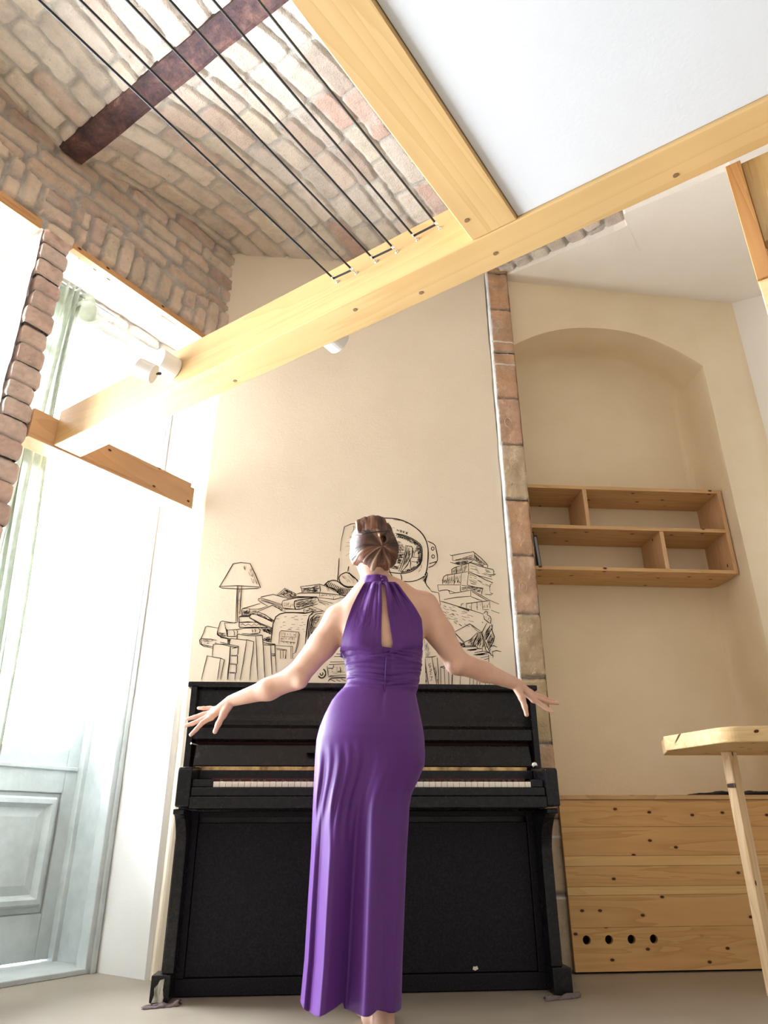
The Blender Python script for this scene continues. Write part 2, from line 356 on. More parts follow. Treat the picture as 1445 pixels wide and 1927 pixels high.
# brick pier between the two door openings: every course a ragged brick end
def pier():
    rng = random.Random(5); V = []; F = []; C = []; z = 0; i = 0
    while z < 3.20:
        h = .084+rng.random()*.012; col = np.array(rng.choice([(.62,.45,.39),(.66,.49,.42),(.58,.43,.38),(.66,.52,.46)]))
        s0 = 1.212+rng.uniform(-.008, .008); s1 = 1.336+rng.uniform(-.014, .010); u1 = -2.762+rng.uniform(-.006, .010); n = 9
        # rounded brick nose: grid over (s, z) plus returns
        gs = np.linspace(s0-.0, s1, n); gz = np.linspace(z, z+h, 8); b0 = len(V)
        for a in [-1]+list(range(n))+[n]:
            for b in range(8):
                aa = min(max(a, 0), n-1); S = gs[aa]; Z = gz[b]
                e = min(b, 7-b); rr = [.009, .002, .0, 0][e]; ea = min(aa, n-1-aa); ra = [.006, .001, 0, 0, 0][min(ea, 4)]
                U = u1-rr-ra+.006*(noise(S*40, Z*40, i)-.5)
                if aa == 0: S += rr*.7
                if aa == n-1: S -= rr*.7
                S += .004*(noise(Z*60, i, 3.)-.5)
                if a in (-1, n): U = -2.95
                V.append((float(U), float(S), float(Z))); C.append(col*(.9+.2*rng.random()) if e > 0 else np.array((.46,.38,.34)))
        for a in range(n+1):
            for b in range(7): q = b0+a*8+b; F.append((q, q+8, q+9, q+1))
        z += h+.004; i += 1
    mb = MB(); mb.v, mb.f = V, F; mb.box(-3.05, -2.79, 1.225, 1.315, 0, 3.3); C = C+[np.array((.36, .31, .28))]*8
    return mesh('wall_pier', mb, M_brick, frame='D', attrs={'Col': np.array(C)}, smooth=False, kind='structure', origin=(-2.765, 1.27, 0))
pier()
def pier_side():
    m = MB(); P = []
    for z in np.linspace(0, 3.30, 90):
        row = []
        for u in np.linspace(-3.5, -2.785, 24):
            row.append((u, 1.205-.012*noise(u*9, z*9, 1.)-.006*noise(u*40, z*30, 2.)+(.0 if u < -2.80 else .006), z))
        P.append(row)
    m.grid(P); m.box(-3.5, -2.82, 1.215, 1.33, 0, 3.3); return m
struct('wall_pier_plaster', pier_side(), M_white, frame='D')
# far reveal of the door opening
def reveal():
    m = MB(); P = []
    for z in np.linspace(0, 3.34, 60):
        row = []
        for u in np.linspace(-3.16, -2.80, 14):
            row.append((u, 2.335-.010*noise(u*4, z*3, 1.), z))
        row.append((-2.79, 2.34, z)); row.append((-2.78, 2.37, z)); P.append(row)
    m.grid(P); m.norm = False; return m
struct('wall_reveal', reveal(), M_white, frame='D')
def soffit():
    P = []
    for s in np.linspace(-.6, 2.36, 90):
        row = []
        for u in np.linspace(-3.5, -2.80, 30):
            t = (u+2.80)/(-.40); z = 3.205+.155*min(max(t, 0), 1.0); z += .012*noise(s*14, u*14, 4.)*(1 if t > .6 else .3); row.append((u, s, z))
        P.append(row)
    m = MB(); m.grid(P); m.norm = False; return m
struct('wall_soffit', soffit(), M_white, frame='D')
# outer brick band above the window
def outer(S, Z):
    h, c = brickfield(S, Z, .25, .08, .012, [(.70,.60,.50),(.62,.50,.40)], 8); return np.stack([-3.20+.02*h, S, Z], -1), c
sheet('wall_outer', np.arange(1.30, 2.37, .012), np.arange(3.17, 3.42, .012), outer, 'D', M_brick, (-3.2, 1.8, 3.2), kind='structure')
# timber lintel strips on the inner edge of both openings
struct('trim_1', MB().box(-2.785, -2.748, 1.34, 2.20, 3.165, 3.20), M_lintel, frame='D', bevel=.002)
struct('trim_2', MB().box(-3.05, -2.75, -.6, 1.175, 3.15, 3.205), M_lintel, frame='D', bevel=.002)

# brick jamb column right of the mural
def pillar():
    zb = [4.1, 3.876, 3.573, 3.242, 2.912, 2.591, 2.243, 1.910, 1.586, 1.257, .94, .61, .30, 0]
    cols = [(.55,.33,.20)]*2+[(.56,.35,.22),(.57,.35,.22),(.58,.37,.26),(.58,.45,.30),(.60,.38,.24),(.58,.38,.26),(.55,.42,.27),(.54,.42,.26),(.56,.37,.24),(.52,.40,.27),(.50,.39,.27),(.50,.38,.27)]
    V = []; F = []; C = []
    for i in range(len(zb)-1):
        z1, z0 = zb[i], zb[i+1]; n = 40; k = 18; b0 = len(V); sh = .004*math.sin(i*2.3)
        for a in range(n+1):
            for b in range(k+1):
                z = z0+(z1-z0)*a/n; x = .958+(1.100-.958)*b/k
                dz = min(z-z0, z1-z); dx = (1.100-x); mort = float(sstep(.012, .004, dz+.006*(noise(x*70, z*70, 3.)-.5)))
                rnd = max(0, .010-dx)*.8; left = float(sstep(.975+.014*(noise(z*11, 2.2)-.5)+.006*(noise(z*60, 5.5)-.5), .968, x))
                y = 3.527+sh+.014*mort+rnd+.008*(noise(x*18, z*18, i)-.5)+.005*(noise(x*60, z*60, i)-.5)
                xx = x+(.004*(noise(z*30, 7.7)-.5) if b == k else 0)
                if b == 0: y = Yw+.03
                V.append((xx, y, z)); c = np.array(cols[i])*(.9+.25*noise(x*20, z*9, i+3.)); c = c*(1-mort)+np.array((.33,.28,.24))*mort
                c = c*(1-left)+np.array((.82, .80, .78))*left; C.append(c)
        for a in range(n):
            for b in range(k): q = b0+a*(k+1)+b; F.append((q, q+1, q+k+2, q+k+1))
        # right return
        b1 = len(V)
        V += [(1.100, 3.53, z0), (1.100, 3.53, z1), (1.100, 3.66, z1), (1.100, 3.66, z0)]; C += [np.array(cols[i])*.9]*4; F.append((b1, b1+3, b1+2, b1+1))
    mb = MB(); mb.v, mb.f = V, F; mb.norm = False
    # stamped rings pressed into three of the bricks
    for (px, py) in ((942, 625), (956, 795), (984, 1105)):
        c = at(px, py, 3.527); ring = []
        n0 = len(mb.v)
        mb.tube([(c[0]+.020*math.cos(t), 3.5255, c[2]+.030*math.sin(t)) for t in np.linspace(0, 2*math.pi, 25)], .0028, 6)
        mb.tube([(c[0]-.006, 3.5255, c[2]-.014), (c[0]-.004, 3.5255, c[2]+.014), (c[0]+.008, 3.5255, c[2]+.008), (c[0]-.003, 3.5255, c[2])], .0022, 5)
        C += [np.array((.62, .44, .32))]*(len(mb.v)-n0)
    return mesh('wall_pillar', mb, M_brick, attrs={'Col': np.array(C)}, smooth=True, kind='structure', origin=(1.03, 3.53, 0))
pillar()
# ragged plaster edge and crack along the pillar
def ragged():
    m = MB(); P = []
    for z in np.linspace(0, 3.88, 260):
        a = .9575+.0035*(noise(z*7, 1.1)-.5); b = .975+.016*(noise(z*9, 4.2)-.5)+.009*(noise(z*45, 6.)-.5)
        y0 = 3.538+.004*noise(z*20, 9.); P.append([(a, Yw+.004, z), (a+.002, y0, z), ((a+b)/2, y0-.008-.004*noise(z*33, 3.), z), (b, 3.530, z), (b+.004, 3.545, z)])
    m.grid(P); m.norm = False; return m
struct('trim_3', ragged(), M_chip, origin=(.965, 3.54, 0), smooth=True)
def crack():
    m = MB(); m.tube([(.9535+.003*(noise(z*6, .5)-.5)*2, Yw-.0005, z) for z in np.linspace(1.1, 3.87, 150)], [.0012+.0022*noise(z*14, 2.) for z in np.linspace(1.1, 3.87, 150)], 5); return m
struct('trim_4', crack(), mat('crack_grey', (.20, .18, .16), .9))

# alcove wall with arched niche
NX0, NX1, NYB, AY = 1.02, 2.342, 3.96, 3.60
def arch(x):
    t = (x-1.67)/(NX1-1.67); return 3.26+.262*(1-abs(t)**2.2)
def alcove():
    m = MB(); xs = np.linspace(NX0, NX1, 40)
    zt = lambda x: 4.0
    P = [[(x, AY, arch(x)) for x in xs], [(x, AY, 4.0) for x in xs]]; m.grid(P)
    m.add([(NX1, AY, 0), (2.648, AY, 0), (2.648, AY, 4.0), (NX1, AY, 4.0)], [(0, 1, 2, 3)])
    m.add([(.90, AY, 0), (NX0, AY, 0), (NX0, AY, 4.0), (.90, AY, 4.0)], [(0, 1, 2, 3)])
    prof = [(NX0, 0), (NX0, 1.5)]+[(x, arch(x)) for x in xs]+[(NX1, 1.5), (NX1, 0)]
    # reveal with a soft inner corner, then the back
    cx, cz = 1.68, 2.2; rows = []
    for (t, y) in [(.085*(1-math.cos(k/10*math.pi/2)), AY+.25+.11*math.sin(k/10*math.pi/2)) if k >= 0 else (0, AY) for k in range(-1, 11)]:
        rows.append([(x+(cx-x)*t, y, z+(cz-z)*t*(1 if z > 1 else 0)) for x, z in prof])
    m.grid(rows)
    inner = rows[-1]; b = len(m.v); m.v += [tuple(map(float, p)) for p in inner]; m.f.append(tuple(range(b, b+len(inner))))
    return m
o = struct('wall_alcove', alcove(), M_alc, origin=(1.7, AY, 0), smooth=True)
bm_ = bmesh.new(); bm_.from_mesh(o.data); bmesh.ops.remove_doubles(bm_, verts=bm_.verts, dist=.0005); bmesh.ops.recalc_face_normals(bm_, faces=bm_.faces); bm_.to_mesh(o.data); bm_.free(); o.data.set_sharp_from_angle(angle=R_(32))
rd = np.array([.845, -.534])
struct('wall_right', MB().add([(2.645, AY, 0), (2.645+2.5*rd[0], AY+2.5*rd[1], 0), (2.645+2.5*rd[0], AY+2.5*rd[1], 4.0), (2.645, AY, 4.0)], [(0, 1, 2, 3)]),
       plaster('right_wall_plaster', (.78, .71, .62), (.74, .66, .57)), origin=(2.7, AY, 0))
# plaster ceiling of the alcove, with its broken edge below the brick vault
def alc_ceiling():
    m = MB(); W = lambda u, s: (u*D2+s*D1)
    def z(p): return 3.872-.055*(p[0]-1.14)
    rows = []; lip = []
    edge = []
    for u in np.linspace(-1.62, -.60, 60): edge.append((u, 3.452+.006*(noise(u*30, 1.)-.5)))
    for s in np.linspace(3.44, 3.36, 5): edge.append((-.585+.006*(noise(s*40, 1.)-.5), s))
    for u in np.linspace(-.57, 0.0, 20): edge.append((u, 3.35))
    for s in np.linspace(3.3, .6, 20): edge.append((0.0, s))
    E = [W(u, s) for u, s in edge]
    far = []
    for i, (u, s) in enumerate(edge):
        p = E[i]
        q = W(u, 5.2) if i < 85 else W(3.2, s+.2); far.append(q)
    bot = [(p[0], p[1], z(p)) for p in E]; up = [(p[0], p[1], 4.02) for p in E]; fr = [(q[0], q[1], z(q)) for q in far]
    m.grid([up, bot, fr]); m.norm = False
    return m
struct('ceiling_alcove', alc_ceiling(), M_alcc, origin=(1.8, 3.3, 3.87))

# rusty steel joist under the vault
def joist():
    m = MB(); P = []
    for u in np.linspace(-2.735, 1.7, 150):
        e = .004*(noise(u*9, 1.)-.5); g = .007*(noise(u*7, 6.)-.5)
        P.append([(u, 1.155+e, 3.80), (u, 1.155+e, 3.672), (u, 1.17, 3.664), (u, 1.265+g, 3.664+.004*noise(u*20, 3.)), (u, 1.283+g, 3.672), (u, 1.283+g, 3.80)])
    m.grid(P); b = len(m.v); m.v += [tuple(map(float, p)) for p in P[0]]; m.f.append(tuple(range(b, b+6))); return m
tag(mesh('steel_joist', joist(), M_rust, frame='D', origin=(-1, 1.22, 3.69)), 'rust-brown old steel joist crossing the brick vault behind the black ropes', 'joist')

# ------------------------------------------------------------------ door in the left opening
def door():
    U = -3.47
    t = thing('door_1', (U, 1.83, 0), 'D'); t['kind'] = 'structure'
    m = MB(); m.box(U-.045, U, 2.245, 2.335, .03, 2.41).box(U-.045, U, 1.36, 1.46, .03, 2.41).box(U-.045, U, 1.46, 2.245, .03, .22).box(U-.045, U, 1.46, 2.245, .74, .945).box(U-.045, U, 1.46, 2.245, 2.36, 2.41)
    m.box(U-.035, U-.012, 1.46, 2.245, .22, .74)
    m.box(U-.03, U+.012, 1.40, 2.305, .845, .865)
    mesh('door_leaf', m, M_door, t, bevel=.004)
    m = MB()   # raised field panel with mitred moulding
    for (a, d) in ((0, .010), (.03, .030), (.045, .012), (.075, .020)): pass
    def ring(o0, o1, y0, y1):
        s0, s1, z0, z1 = 1.52, 2.20, .27, .70
        A_ = [(y0, s0+o0, z0+o0), (y0, s1-o0, z0+o0), (y0, s1-o0, z1-o0), (y0, s0+o0, z1-o0)]
        B_ = [(y1, s0+o1, z0+o1), (y1, s1-o1, z0+o1), (y1, s1-o1, z1-o1), (y1, s0+o1, z1-o1)]
        m.add(A_+B_, [(i, (i+1) % 4, 4+(i+1) % 4, 4+i) for i in range(4)])
    prof = [(-.02, U), (-.01, U+.022), (.01, U+.024), (.02, U+.004), (.03, U-.004), (.07, U+.006)]
    for (a, b), (c, d) in zip(prof[:-1], prof[1:]): ring(a, c, b, d)
    o = .07; m.add([(U+.006, 1.52+o, .27+o), (U+.006, 2.20-o, .27+o), (U+.006, 2.20-o, .70-o), (U+.006, 1.52+o, .70-o)], [(0, 1, 2, 3)])
    mesh('door_panel', m, M_door, t)
    mesh('glass_pane', MB().box(U-.028, U-.022, 1.46, 2.245, .945, 2.36), M_glass, t)
    t2 = thing('door_2', (-3.3, 2.3, 0), 'D'); t2['kind'] = 'structure'
    t2.name = 'trim_5'; ORG[t2.name] = ORG.get('door_2')
    m = MB(); m.box(-3.55, -3.15, 2.335, 2.42, 0, 3.12).box(-3.52, -3.43, 2.31, 2.345, 0, 3.12)
    m.box(-3.20, -3.13, 2.275, 2.335, 0, 3.12).box(-3.185, -3.12, 2.30, 2.325, 0, 3.12)
    mesh('door_lining', m, M_door, t2, bevel=.004)
    mesh('transom_bar', MB().box(-3.53, -3.43, 1.34, 2.335, 2.415, 2.475), M_yw, t2, bevel=.004)
    mesh('door_sill', MB().box(-3.60, -3.13, 1.30, 2.335, 0, .022), M_door, t2, bevel=.004)
    t3 = thing('window_1', (-3.47, 1.83, 2.48), 'D'); t3['kind'] = 'structure'
    m = MB(); m.box(-3.50, -3.455, 1.34, 2.335, 3.06, 3.13).box(-3.50, -3.455, 1.34, 2.335, 2.475, 2.52).box(-3.50, -3.455, 2.27, 2.335, 2.5, 3.3).box(-3.50, -3.455, 1.34, 1.40, 2.5, 3.3).box(-3.50, -3.455, 1.34, 2.335, 3.315, 3.352)
    mesh('window_frame', m, M_yw, t3, bevel=.003)
    mesh('glass_pane', MB().box(-3.482, -3.476, 1.40, 2.27, 2.52, 3.06).box(-3.482, -3.476, 1.40, 2.27, 3.13, 3.315), M_glass, t3)
door()
t = thing('window_2', (-3.47, .5, 0), 'D'); t['kind'] = 'structure'
mesh('window_frame', MB().box(-3.50, -3.45, -.6, 1.20, 0, .12).box(-3.50, -3.45, -.6, 1.20, 3.05, 3.34).box(-3.50, -3.45, 1.12, 1.20, .12, 3.05), M_yw, t, bevel=.003)
mesh('glass_pane', MB().box(-3.478, -3.472, -.6, 1.12, .12, 3.05), M_glass, t)

# gathered curtain at the near side of the door
def curtain():
    t = thing('curtain', (-3.05, 1.55, .05), 'D', 'greenish grey curtain hanging gathered beside the glazed door', 'curtain')
    P = []
    for z in np.linspace(.04, 3.20, 80):
        row = []; sp_ = .17+.03*math.sin(z*2)+.03*(3.2-z)/3
        for k in range(70):
            f = k/69; g = .5+.5*math.sin(f*2*math.pi*5.5+.6*math.sin(z*1.7)); row.append((-3.06+.055*g+.015*math.sin(f*21+z), 1.40+sp_*f*1.15+.01*math.sin(z*3+f*9), z))
        P.append(row)
    mesh('fabric', MB().grid(P), M_curt, t, smooth=True, solid=.002)
    P = []
    for a in np.linspace(0, 1, 14):
        row = []
        for b in np.linspace(0, 1, 16):
            row.append((-3.03+.05*math.sin(b*5+a*3), 1.56+.19*b+.02*math.sin(a*6), 3.17-.02*b-.11*a*(1-.35*b)+.02*math.sin(b*8)))
        P.append(row)
    mesh('folded_flap', MB().grid(P), M_curt, t, smooth=True, solid=.003)
    mesh('curtain_rod', MB().cyl((-3.03, 1.335, 3.185), (-3.03, 1.80, 3.185), .008, 12), M_steel, t)
curtain()

# ------------------------------------------------------------------ loft timber
def screws(t, pts):
    for p, nrm in pts:
        p = np.array(p); q = p+np.array(nrm)*.0015
        mesh('screw_head', MB().cyl(p-np.array(nrm)*.004, q, .007, 12), M_screw, t)
M_screw = mat('screw_brown', (.20, .11, .06), .6)
Zb, Zt = 2.115, 2.292
t = thing('loft_beam', (-1.2, 1.52, Zb), 'D', 'long thick yellow pine beam running diagonally across the room above the woman', 'beam')
mesh('timber', MB().box(-2.757, 1.9, 1.454, 1.590, Zb, Zt), M_beam, t, bevel=.004)
sc = []
for px, py in ((668, 583), (792, 551), (932, 477), (1271, 330), (442, 717)):
    d = ray(px, py); p = CAM+d*((Zb-CAM[2])/d[2]); sc.append(((p@D2, p@D1, Zb), (0, 0, -1)))
screws(t, sc)
t = thing('loft_joist', (-.605, .5, Zb), 'D', 'wide yellow pine joist butting into the long beam along the white panel', 'beam')
mesh('timber', MB().box(-.674, -.530, -.7, 1.452, Zb+.0005, Zt), M_beamY, t, bevel=.004)
d = ray(878, 415); p = CAM+d*((Zb-CAM[2])/d[2]); screws(t, [((p@D2, p@D1, Zb+.0005), (0, 0, -1))])
t = thing('door_beam', (-2.83, 1.8, 2.11), 'D', 'short pine beam across the top of the glazed door opening', 'beam')
mesh('timber', MB().box(-2.87, -2.758, 1.34, 2.235, 2.108, 2.25), M_doorbeam, t, bevel=.003)
mesh('end_block', MB().box(-2.865, -2.775, 2.2365, 2.272, 2.118, 2.24), M_beamY, t, bevel=.003)
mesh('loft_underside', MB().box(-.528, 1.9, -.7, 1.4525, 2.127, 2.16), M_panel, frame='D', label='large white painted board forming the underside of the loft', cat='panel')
t = thing('stair_side', (.1, 1.62, 1.5), 'D', 'knotty pine boards hanging below the beam at the right edge', 'boards')
mesh('side_board', MB().box(-.012, .024, 1.595, 1.64, 1.735, 2.112), M_stairb, t, bevel=.0015)
mesh('face_board', MB().box(.0245, .30, 1.608, 1.64, 1.845, 2.112), M_stair, t, bevel=.0015)
mesh('inner_board', MB().box(.0245, .30, 1.6405, 1.665, 1.58, 2.112), M_stair, t, bevel=.0015)
mesh('lower_board', MB().box(-.010, .022, 1.602, 1.64, 1.42, 1.734), M_table, t, bevel=.0015)

# black rope zigzagging through screw eyes
hooks = [(-1.176, 2.224), (-1.098, 2.220), (-1.017, 2.226), (-.937, 2.223), (-.861, 2.230), (-.779, 2.230)]
places = ['first from the left', 'second from the left', 'third from the left', 'third from the right', 'second from the right', 'nearest the joist']
for (u, z), pl in zip(hooks, places):
    m = MB(); m.cyl((u, 1.456, z), (u, 1.438, z), .0022, 8)
    m.tube([(u+.0015, 1.430+.008*math.cos(a), z+.008*math.sin(a)) for a in np.linspace(0, 2*math.pi, 17)], .0020, 8, False)
    m.cyl((u, 1.4545, z), (u, 1.452, z), .006, 12)
    mesh('screw_eye', m, M_steel, frame='D', smooth=True, label='small steel screw eye in the long beam holding the rope, '+pl, cat='hook', group='screw eyes along the beam')
pts = []
for i, (u, z) in enumerate(hooks):
    if i % 2 == 0: pts += [(u, -.72, z), (u, 1.424, z-.001), (u+.003, 1.431, z-.003)]
    else: pts += [(u-.003, 1.431, z-.003), (u, 1.424, z-.001), (u, -.72, z)]
mb = MB(); mb.tube(pts, .0034, 8)
mesh('rope', mb, M_rope, frame='D', origin=(-1, 1.4, 2.22), label='black rope strung in six parallel runs below the brick vault', cat='rope')

# cylinder spot lamps on the beam
def spot(name, side, label):
    if side == 'front':
        c = atds(322, 692, 1.44); u, z = c[0], c[2]
        t = thing('spot_lamp', (u, 1.454, z), 'D', label, 'lamp', 'white cylinder lamps on the beam')
        mesh('lamp_cup', MB().cup((u, 1.454, z), (u-.004, 1.375, z+.002), .047, .004), M_lampw, t, smooth=False)
        mesh('dark_inner_cup', MB().cup((u, 1.440, z), (u-.0035, 1.381, z+.0015), .0425, .002), M_lampd, t)  # added inner cup, coloured dark so the lamp's inside doesn't render white
        h = atds(284, 702, 1.33); e = atds(262, 692, 1.30)
        h, e = np.array(h), np.array(e); ax = (e-h)/np.linalg.norm(e-h)
        mesh('lamp_head', MB().cyl(h-ax*.012, h+ax*.052, .036, 32), M_lampw, t)
        a = atds(302, 703, 1.372)
        mesh('swivel', MB().tube([a, (a+h)/2, h], .006, 10), M_lampd, t)
    else:
        c = atds(628, 640, 1.64); u, z = c[0], c[2]+.012
        t = thing('spot_lamp', (u, 1.59, z), 'D', label, 'lamp', 'white cylinder lamps on the beam')
        mesh('lamp_cup', MB().cup((u, 1.591, z), (u+.004, 1.665, z-.006), .048, .004), M_lampw, t)
        mesh('mounting_plate', MB().cyl((u, 1.5915, z), (u, 1.60, z), .030, 20), M_lampd, t)
spot('a', 'front', 'white swivel spot lamp with two cylinders beside the bright door')
spot('b', 'rear', 'white cylinder lamp half hidden behind the middle of the long beam')

# ------------------------------------------------------------------ panelling bench
def boolean_cut(o, cutter):
    c = cutter; md = o.modifiers.new('cut', 'BOOLEAN'); md.operation = 'DIFFERENCE'; md.object = c; md.solver = 'EXACT'
    dg = bpy.context.evaluated_depsgraph_get(); me = bpy.data.meshes.new_from_object(o.evaluated_get(dg))
    o.modifiers.clear(); o.data = me; bpy.data.objects.remove(c)
t = thing('panel_bench', (1.8, 3.5, 0), 'W', 'knotty pine boarded box front with four round holes along the alcove', 'panelling')
zb = [.008, .172, .296, .330, .412, .453, .573, .688]
kinds = [M_board, M_board, M_boardL, M_board, M_boardL, M_board, M_board]
for i in range(7):
    mb = MB().box(1.093, 2.62, 3.50, 3.52, zb[i]+.0006, zb[i+1]-.0006)
    o = mesh('board', mb, kinds[i], t)
    if i == 0:
        cm = MB()
        for px in (1.156, 1.255, 1.355, 1.455): cm.cyl((px, 3.45, .126), (px, 3.56, .126), .0175, 28)
        cut = mesh('cutter', cm, M_dark, t); bpy.context.view_layer.update(); boolean_cut(o, cut)
mesh('top_board', MB().box(1.093, 2.62, 3.492, 3.955, .689, .709), M_shelf, t, bevel=.002)
mesh('dark_hole_sheet', MB().box(1.11, 2.6, 3.56, 3.575, .01, .68), M_dark, t)  # near-black sheet added behind the holes, its colour standing in for shade inside
def cloth_strip():
    P = []; rr = random.Random(2)
    xs = np.linspace(1.775, 2.32, 90)
    for x in xs:
        f = min(1, (x-1.76)/.25); h = (.008+.014*f)*(.75+.5*noise(x*22, 1.)); w_ = .03+.05*f
        row = []
        for k in range(14):
            a = 2*math.pi*k/14; row.append((x, 3.66+w_*math.cos(a)*(.9+.2*noise(x*30, k)), .7095+h*(.5+.5*math.sin(a))*(.85+.3*noise(x*60, k*1.))))
        P.append(row)
    return MB().grid(P, True)
mesh('black_scarf', cloth_strip(), M_cloth, smooth=True, label='crumpled black cloth lying along the top of the boarded box', cat='cloth')

# ------------------------------------------------------------------ wall shelf in the niche
def shelf():
    yf, yb = 3.693, 3.955
    t = thing('wall_shelf', (1.7, 3.8, 1.9), 'W', 'two-tier knotty pine wall shelf with open compartments in the niche', 'shelf')
    L, Rr = 1.03, 2.332
    for z0, z1 in ((1.893, 1.914), (2.146, 2.168), (2.402, 2.424)): mesh('shelf_board', MB().box(L, Rr-.024, yf, yb, z0, z1), M_shelf, t, bevel=.0015)
    mesh('side_board', MB().box(Rr-.0235, Rr, yf, yb, 1.893, 2.424), M_shelfZ, t, bevel=.0015)
    mesh('side_board', MB().box(L-.024, L-.0005, yf, yb, 1.893, 2.424), M_shelfZ, t, bevel=.0015)
    mesh('divider', MB().box(1.478, 1.502, yf+.002, yb, 2.1685, 2.4015), M_shelfZ, t, bevel=.001)
    mesh('divider', MB().box(1.906, 1.930, yf+.002, yb, 1.9145, 2.1455), M_shelfZ, t, bevel=.001)
shelf()
for (x0, x1, dy, h, lean, lb) in ((1.09, 1.168, .0, .215, .0, 'black folder at the left end of the lower shelf tier, beside the brick column'), (1.182, 1.206, .03, .205, .012, 'slim black folder with pale edges leaning beside the thicker one on the shelf')):
    t = thing('folder', ((x0+x1)/2, 3.8, 1.9145), 'W', lb, 'folder', 'black folders on the shelf')
    P = [(x0-lean*0, 1.9148), (x1, 1.9148), (x1-lean, 1.9148+h), (x0-lean, 1.9148+h)]
    mesh('cover', MB().prism(P, 'y', 3.715+dy, 3.94), M_cloth, t, bevel=.003)
    Q = [(x0+.006, 1.918), (x1-.005, 1.918), (x1-lean-.005, 1.905+h), (x0-lean+.006, 1.905+h)]
    mesh('paper_block', MB().prism(Q, 'y', 3.7135+dy, 3.72+dy), mat('folder_pages', (.10, .095, .10) if lean == 0 else (.32, .28, .27), .8), t)

# ------------------------------------------------------------------ tall table at the right
def table():
    t = thing('bar_table', (1.9, 2.95, 0), 'W', 'tall pale pine table with rounded corner at the right edge', 'table')
    z0, z1 = .848, .905
    c = np.array([1.49, 2.665]); poly = []
    far = np.array([1.385, 2.955]); near = np.array([1.468, 2.72]); nr = np.array([1.545, 2.652]); rt = np.array([2.5, 2.50])
    poly = [tuple(far+(.012, .010)), tuple(far)]
    for k in np.linspace(0, 1, 10):
        p0, p1, p2 = near, np.array([1.488, 2.660]), nr; q = (1-k)**2*p0+2*k*(1-k)*p1+k*k*p2; poly.append(tuple(q))
    poly += [tuple(rt), (2.62, 3.08), (1.455, 3.13)]
    mesh('tabletop', MB().prism(poly, 'z', z0, z1), M_table, t, bevel=.004)
    for x, y in ((1.632, 3.0), (2.35, 3.0)):
        m = MB(); yy = y; m.prism([(x, yy-.02), (x+.022, yy-.045), (x+.068, yy-.02), (x+.045, yy+.012)], 'z', 0, z0-.0005)
        mesh('leg', m, M_leg, t, bevel=.002)
table()

